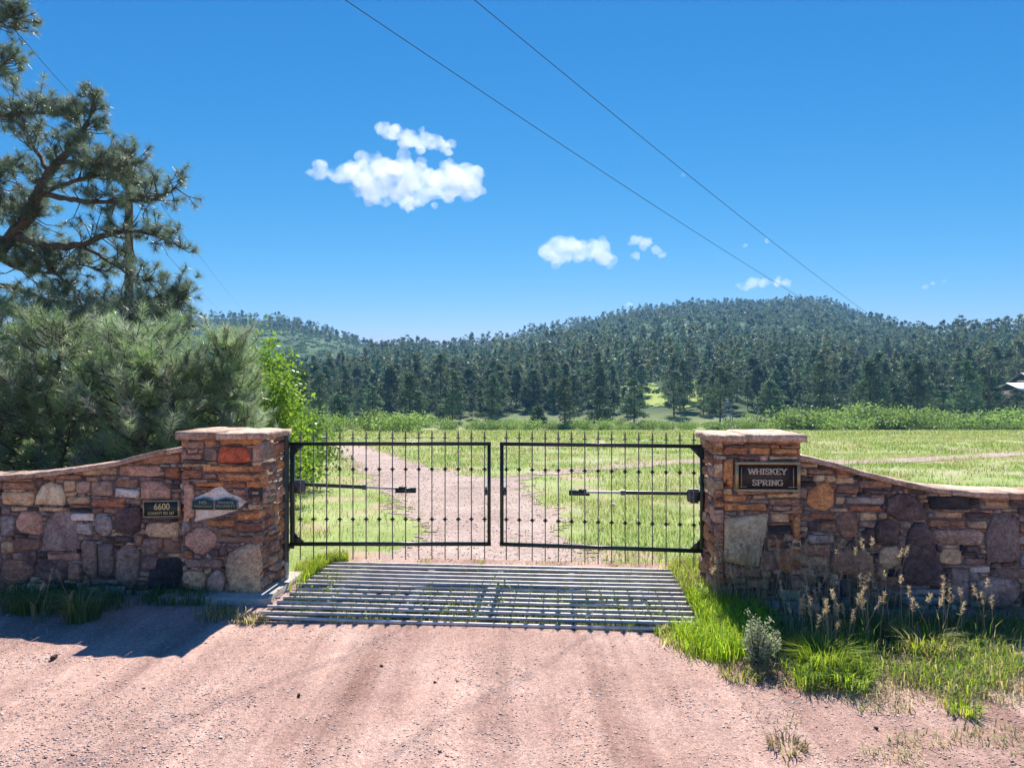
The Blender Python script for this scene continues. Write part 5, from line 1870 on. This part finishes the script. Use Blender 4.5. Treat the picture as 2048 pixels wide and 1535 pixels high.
pebbles()
M['cone'] = plain("pine_cone", (0.075, 0.040, 0.028), 0.8, 0.0, 0.5, 60)
cone = MB()
cone.lathe([(0.001, -0.034), (0.016, -0.026), (0.021, -0.006), (0.016, 0.014), (0.007, 0.030), (0.001, 0.036)], n=8)
for i in range(34):
    z = -0.028 + 0.060 * i / 33
    a = i * 2.4
    rr = 0.021 * math.sqrt(max(0.05, 1 - ((z + 0.006) / 0.042) ** 2))
    d = np.array([math.cos(a), math.sin(a), 0])
    s = np.array([-math.sin(a), math.cos(a), 0])
    c0 = d * rr * 0.7 + [0, 0, z]
    cone.add([c0 - s * 0.006, c0 + s * 0.006, c0 + d * 0.012 + [0, 0, 0.007], c0 + [0, 0, 0.004]], [[0, 1, 2], [1, 3, 2], [3, 0, 2], [0, 3, 1]])
cone_me = cone.data("pine_cone", M['cone'])
for i, (px, py, s) in enumerate([(108, 1321, 0.95), (598, 1389, 0.55), (763, 1336, 0.45), (870, 1364, 0.4), (1752, 1457, 0.45)]):
    c = gp(px, py)
    o = obj("pine_cone", cone_me, None, (c[0], c[1], float(yard_z(c[0], c[1])) + 0.017 * s))
    o.rotation_euler = (R(90 + random.uniform(-15, 15)), random.uniform(0, 6), random.uniform(0, 6))
    o.scale = (s, s, s)
    tag(o, "dark brown pine cone lying on the gravel", "pine cone", "pine cones on the gravel")
x_, y_ = on_ground(1225, 1015)
rk = MB().lathe([(0.001, -0.04), (0.055, -0.02), (0.065, 0.02), (0.04, 0.06), (0.001, 0.075)], n=9)
o = rk.build("white_rock", M['pale'], None, (x_, y_, float(terrain(x_, y_)) + 0.02))
tag(o, "small white rock in the grass behind the gate", "rock")

# ------------------------------------------------------------------ power line, tower, house
def wire(name, pts, label, group, r=0.007):
    P = np.array(pts)
    t = np.linspace(0, len(P) - 1, (len(P) - 1) * 8 + 1)
    Q = np.empty((len(t), 3))
    for i, tt in enumerate(t):
        j = min(int(tt), len(P) - 2)
        f = tt - j
        p0, p1, p2, p3 = P[max(j - 1, 0)], P[j], P[j + 1], P[min(j + 2, len(P) - 1)]
        Q[i] = 0.5 * ((2 * p1) + (-p0 + p2) * f + (2 * p0 - 5 * p1 + 4 * p2 - p3) * f * f + (-p0 + 3 * p1 - 3 * p2 + p3) * f ** 3)
    dist = np.linalg.norm(Q - [0, 0, CAM_H], axis=1)
    o = MB().tube(Q, r + 0.0 * dist, 5).build(name, M['wire'])
    tag(o, label, "wire", group)
    return o


def pole(x, y, H, label, arm_ang, z=None, arm=True):
    z = float(terrain(x, y)) if z is None else z
    t = empty("utility_pole", (x, y, z))
    tag(t, label, "pole")
    MB().tube([(0, 0, -0.5), (0, 0, H * 0.5), (0, 0, H)], [0.17, 0.15, 0.12], 10).build("shaft", M['pole_wood'], t, smooth=True)
    ca, sa = math.cos(arm_ang), math.sin(arm_ang)
    if arm: MB().box((0, 0, H - 0.45), (1.5, 0.10, 0.12), arm_ang).build("crossarm", M['pole_wood'], t)
    for s in (-0.65, 0.65) if arm else ():
        MB().lathe([(0.02, 0), (0.06, 0.05), (0.045, 0.1), (0.06, 0.14), (0.02, 0.22)], (s * ca, s * sa, H - 0.39)).build("insulator", M['pale'], t)
    MB().lathe([(0.02, 0), (0.07, 0.05), (0.045, 0.1), (0.06, 0.14), (0.02, 0.22)], (0, 0, H)).build("insulator", M['pale'], t)
    MB().tube([(0.22, 0, H - 1.6), (0.22, 0, H - 0.9)], 0.16, 12).build("transformer", M['sign_grey'], t)
    return t, z


# far pole on the right and the two wires that run to it overhead
FP = np.array([75.0, 110.0])
NPX = np.array([-17.5, -9.5])


def wire_through(pix, a, b, za, zb, off):
    """points of a wire hanging in the vertical plane over a-b, heights measured at photo pixels"""
    d = (b - a) / np.linalg.norm(b - a)
    nn = np.array([-d[1], d[0]])
    a2, b2 = a + nn * off, b + nn * off
    L = np.linalg.norm(b - a)
    ts, zs, ws = [0.0, L], [za, zb], [0.15, 3.0]
    for px, py in pix:
        r = ray(px, py)
        k = nn.dot(a2) / nn.dot(r[:2])
        ts.append((np.array([r[0] * k, k]) - a2).dot(d))
        zs.append(CAM_H + r[2] * k)
        ws.append(F_PX / k / 30)
    c = np.polyfit(ts, zs, 2, w=ws)               # a hanging wire is close to a parabola
    return [(*(a2 + d * t), np.polyval(c, t)) for t in np.linspace(0, L, 40)]


zf = float(terrain(*FP))
pole(FP[0], FP[1], 10.6, "utility pole at the far forest edge behind the shrub row", math.atan2(0.63, -0.77))
dd = (FP - NPX) / np.linalg.norm(FP - NPX)
nn_ = np.array([-dd[1], dd[0]])
wire("power_line", wire_through([(690, 0), (1000, 205), (1300, 404), (1580, 588), (1760, 680), (1880, 735)], NPX, FP, 9.6, zf + 10.25, 0.65), "power line passing overhead, of the pair the one nearer the tall pine", None)
wire("power_line", wire_through([(960, 0), (1180, 196), (1400, 375), (1600, 528), (1745, 630), (1860, 700), (1930, 735)], NPX, FP, 10.6, zf + 10.25, -0.65), "power line passing overhead, of the pair the one farther from the tall pine", None)
pole(NPX[0], NPX[1], 10.6, "utility pole standing beside the road opposite the gate", math.atan2(0.77, 0.63), 0.0)

LPX, LPY = -13.3, 24.3
zl = float(terrain(LPX, LPY))
lp_h = 10.35 - zl
pole(LPX, LPY, lp_h, "utility pole rising behind the tall pine", R(20), None, False)
q = np.array([LPX, LPY, 10.9])
wire("power_line", [at(-420, -420, 8.0), at(-180, -170, 10.5), at(22, 52, 15.0), at(145, 190, 19.5), (LPX, LPY, 10.56)], "power line slanting down to the pole behind the tall pine", None)
f1 = at(490, 632, 560.0)
f2 = at(446, 636, 520.0)
wire("power_line", [(LPX, LPY, 10.56), at(330, 410, 33), at(405, 520, 60), at(485, 622, 300), f1], "power line running from the pole to the far hill, upper one", None, 0.010)
wire("power_line", [(LPX + 0.2, LPY, 9.2), at(330, 500, 34), at(385, 565, 62), at(440, 625, 280), f2], "power line running from the pole to the far hill, lower one", None, 0.010)

# small steel lattice tower at the meadow edge
x, y = at_ground(1456, 112)
z0 = float(terrain(x, y))
t = empty("lattice_tower", (x, y, z0))
tag(t, "small blue grey steel lattice tower rising behind the nameplate pillar", "tower")
M['tower'] = plain("tower_steel", (0.16, 0.21, 0.27), 0.5, 0.3, 0.2, 5)
TH = 5.0
for sx_, sy_ in ((-1, -1), (1, -1), (1, 1), (-1, 1)):
    MB().tube([(sx_ * 0.75, sy_ * 0.75, 0), (sx_ * 0.38, sy_ * 0.38, TH - 0.5)], 0.06, 5).build("leg", M['tower'], t)
for k in range(6):
    z = 0.6 + k * 0.72
    w = 0.75 - 0.37 * z / (TH - 0.5)
    for a, b in (((-w, -w), (w, -w)), ((w, -w), (w, w)), ((w, w), (-w, w)), ((-w, w), (-w, -w))):
        MB().tube([(a[0], a[1], z), (b[0], b[1], z)], 0.035, 4).build("brace", M['tower'], t)
MB().lathe([(0.02, TH - 0.55), (0.45, TH - 0.5), (0.42, TH - 0.25), (0.1, TH - 0.15), (0.02, TH)], n=10).build("head", M['tower'], t)
MB().tube([(0, 0, TH - 0.1), (0, 0, TH + 0.35)], 0.05, 6).box((-0.18, 0, TH + 0.25), (0.36, 0.04, 0.18)).build("vane", M['pale'], t)

# house at the right edge
M['white_roof'] = plain("white_metal_roof", (0.72, 0.73, 0.76), 0.5, 0.0, 0.08, 3)
M['house_wall'] = plain("house_wall", (0.10, 0.075, 0.065), 0.8, 0.0, 0.25, 2)
M['brown_roof'] = plain("brown_roof", (0.28, 0.22, 0.21), 0.8, 0.0, 0.2, 3)
M['pane'] = plain("window_pane", (0.03, 0.04, 0.05), 0.1, 0.0, 0.1, 3)


def house(x, y, z, W, D, Hw, Hr, rz, roofmat, label):
    t = empty("house", (x, y, z), rz)
    tag(t, label, "house")
    m = MB().box((0, 0, Hw / 2 - 0.75), (W, D, Hw + 1.5))
    m.prism([(-D / 2 + 0.05, Hw), (D / 2 - 0.05, Hw), (0, Hw + Hr - 0.1)], (0, 1, 0), (0, 0, 1), (1, 0, 0), (0, 0, 0), -W / 2 + 0.02, W / 2 - 0.02)
    m.build("wall", M['house_wall'], t)
    for s in (-1, 1):
        e = s * (D / 2 + 0.6)
        V = [(-W / 2 - 0.5, e, Hw - 0.25), (W / 2 + 0.5, e, Hw - 0.25), (W / 2 + 0.5, 0, Hw + Hr), (-W / 2 - 0.5, 0, Hw + Hr)]
        V = V + [(a, b, c + 0.15) for a, b, c in V]
        F = [[0, 1, 2, 3], [4, 7, 6, 5], [0, 4, 5, 1], [1, 5, 6, 2], [2, 6, 7, 3], [3, 7, 4, 0]]
        MB().add(V, F).build("roof", roofmat, t)
    for k in range(4):
        xx = -W / 2 + W * (k + 0.5) / 4
        wdw = MB().box((xx, -D / 2 - 0.03, Hw * 0.55), (1.3, 0.08, 1.2)).build("window", M['white_roof'], t)
        MB().box((xx, -D / 2 - 0.06, Hw * 0.55), (1.1, 0.06, 1.0)).build("pane", M['pane'], wdw)


hx, hy = at_ground(2068, 146)
house(hx, hy, -1.9, 12, 8, 3.0, 1.5, R(8), M['white_roof'], "low house with a white metal roof at the forest edge")
hx, hy = at_ground(2100, 166)
house(hx, hy, 0.2, 12, 8, 3.2, 1.7, R(-6), M['brown_roof'], "brown roofed house above the white roofed one")

# ------------------------------------------------------------------ clouds
def cloud_mat(dens):
    m, nt, out = new_mat("cloud_vapour")
    g = N(nt, "ShaderNodeNewGeometry")
    f = noise(nt, g.outputs['Position'], 0.016, 7, 0.62)
    mr = N(nt, "ShaderNodeMapRange")
    mr.inputs['From Min'].default_value = 0.33
    mr.inputs['From Max'].default_value = 0.62
    mr.inputs['To Max'].default_value = dens
    nt.links.new(f, mr.inputs[0])
    v = N(nt, "ShaderNodeVolumePrincipled")
    v.inputs['Color'].default_value = (1, 1, 1, 1)
    v.inputs['Anisotropy'].default_value = 0.25
    nt.links.new(mr.outputs[0], v.inputs['Density'])
    nt.links.new(v.outputs[0], out.inputs['Volume'])
    m.cycles.volume_step_rate = 0.25
    return m


CM = cloud_mat(0.012)
CD = 3200.0
ico_cache = []
_t = (1 + 5 ** 0.5) / 2
IV = unit(np.array([(-1, _t, 0), (1, _t, 0), (-1, -_t, 0), (1, -_t, 0), (0, -1, _t), (0, 1, _t), (0, -1, -_t), (0, 1, -_t), (_t, 0, -1), (_t, 0, 1), (-_t, 0, -1), (-_t, 0, 1)], float))
IF = np.array([(0, 11, 5), (0, 5, 1), (0, 1, 7), (0, 7, 10), (0, 10, 11), (1, 5, 9), (5, 11, 4), (11, 10, 2), (10, 7, 6), (7, 1, 8), (3, 9, 4), (3, 4, 2), (3, 2, 6), (3, 6, 8), (3, 8, 9), (4, 9, 5), (2, 4, 11), (6, 2, 10), (8, 6, 7), (9, 8, 1)])
clouds_tex = bpy.data.textures.new("billow", 'CLOUDS')
clouds_tex.noise_scale = 30
clouds_tex.noise_depth = 4


def cloud(blobs, label, vox, dist=CD):
    """blobs: (px, py, radius_px); puffs grown around each, merged by remeshing"""
    cx, cy = np.mean([b[0] for b in blobs]), np.mean([b[1] for b in blobs])
    c = at(cx, cy, dist)
    k = dist / F_PX
    m = MB()
    for px, py, rp in blobs:
        p = at(px, py, dist) - c
        for j in range(10):
            o_ = rng.normal(size=3) * [0.50, 0.8, 0.34] * rp * k
            s = rp * k * rng.uniform(0.28, 0.62) if j else rp * k * 0.95
            if j == 0: o_ = np.zeros(3)
            m.add(p + o_ + IV * s * [1, 1, 0.85], IF)
    o = m.build("cloud", CM, None, tuple(c))
    rm = o.modifiers.new("merge", 'REMESH')
    rm.mode = 'VOXEL'
    rm.voxel_size = vox
    for sc_, st_ in ((90, 46), (36, 26), (14, 13), (6, 6)):
        tx = bpy.data.textures.new("billow", 'CLOUDS')
        tx.noise_scale = sc_ * 0.75
        tx.noise_depth = 3
        dm = o.modifiers.new("billow", 'DISPLACE')
        dm.texture = tx
        dm.strength = st_ * 0.75 * min(1.0, max(b[2] for b in blobs) / 22)
        dm.mid_level = 0.45
        dm.texture_coords = 'LOCAL'
    rm = o.modifiers.new("merge", 'REMESH')
    rm.mode = 'VOXEL'
    rm.voxel_size = vox
    tag(o, label, "cloud")
    return o


cloud([(640, 332, 17), (622, 345, 9), (658, 345, 12), (690, 348, 24), (725, 350, 32), (770, 342, 34), (805, 345, 36), (840, 360, 38), (880, 365, 34), (915, 362, 34), (940, 356, 28), (948, 378, 20), (900, 342, 22), (640, 348, 14), (672, 352, 16),
       (750, 382, 32), (800, 388, 30), (850, 385, 26), (820, 412, 12), (770, 404, 14), (715, 378, 12), (895, 388, 18)], "largest white cumulus cloud with a ragged lower edge", 4.2)
cloud([(768, 255, 16), (790, 265, 20), (815, 275, 22), (845, 280, 22), (870, 285, 18), (890, 296, 13), (897, 306, 6)], "white cloud floating just above the largest cloud", 3.8)
cloud([(1095, 505, 20), (1120, 490, 24), (1140, 495, 26), (1165, 505, 22), (1190, 500, 22), (1205, 515, 18), (1225, 520, 14), (1120, 515, 14)], "puffy white cloud with grey underside beside a smaller puff", 3.8)
cloud([(1270, 480, 13), (1290, 488, 15), (1310, 500, 13), (1322, 510, 9), (1272, 512, 6)], "smaller puff next to the grey bellied cloud", 3.4)
cloud([(1485, 572, 10), (1505, 564, 14), (1530, 566, 12), (1555, 566, 11), (1572, 564, 8)], "flat white cloud just above the hilltop", 3.4)
cloud([(1365, 350, 5), (1372, 352, 4)], "faint lone wisp of cloud high beside the power line", 4.0)
cloud([(1490, 491, 5), (1496, 490, 4)], "tiny white wisp floating between the two power lines", 4.0)
cloud([(1533, 480, 5), (1537, 485, 4)], "tiny white wisp touching the power line above the hilltop cloud", 4.0)
cloud([(1850, 574, 6), (1866, 566, 5), (1890, 562, 6)], "thin wisp low above the forest ridge", 4.0)
cloud([(1258, 608, 6), (1264, 609, 5)], "small white puff peeking over the ridge", 4.0, 3600.0)

# ------------------------------------------------------------------ air
m, nt, out = new_mat("haze_air")
v = N(nt, "ShaderNodeVolumePrincipled")
v.inputs['Color'].default_value = (0.24, 0.54, 1.0, 1)
v.inputs['Density'].default_value = 0.00024
v.inputs['Anisotropy'].default_value = 0.2
nt.links.new(v.outputs[0], out.inputs['Volume'])
hz = MB().box((0, 0, 85), (6400, 6400, 190)).build("haze", m)
tag(hz, "thin blue haze in the air over the hills", "haze", kind="stuff")
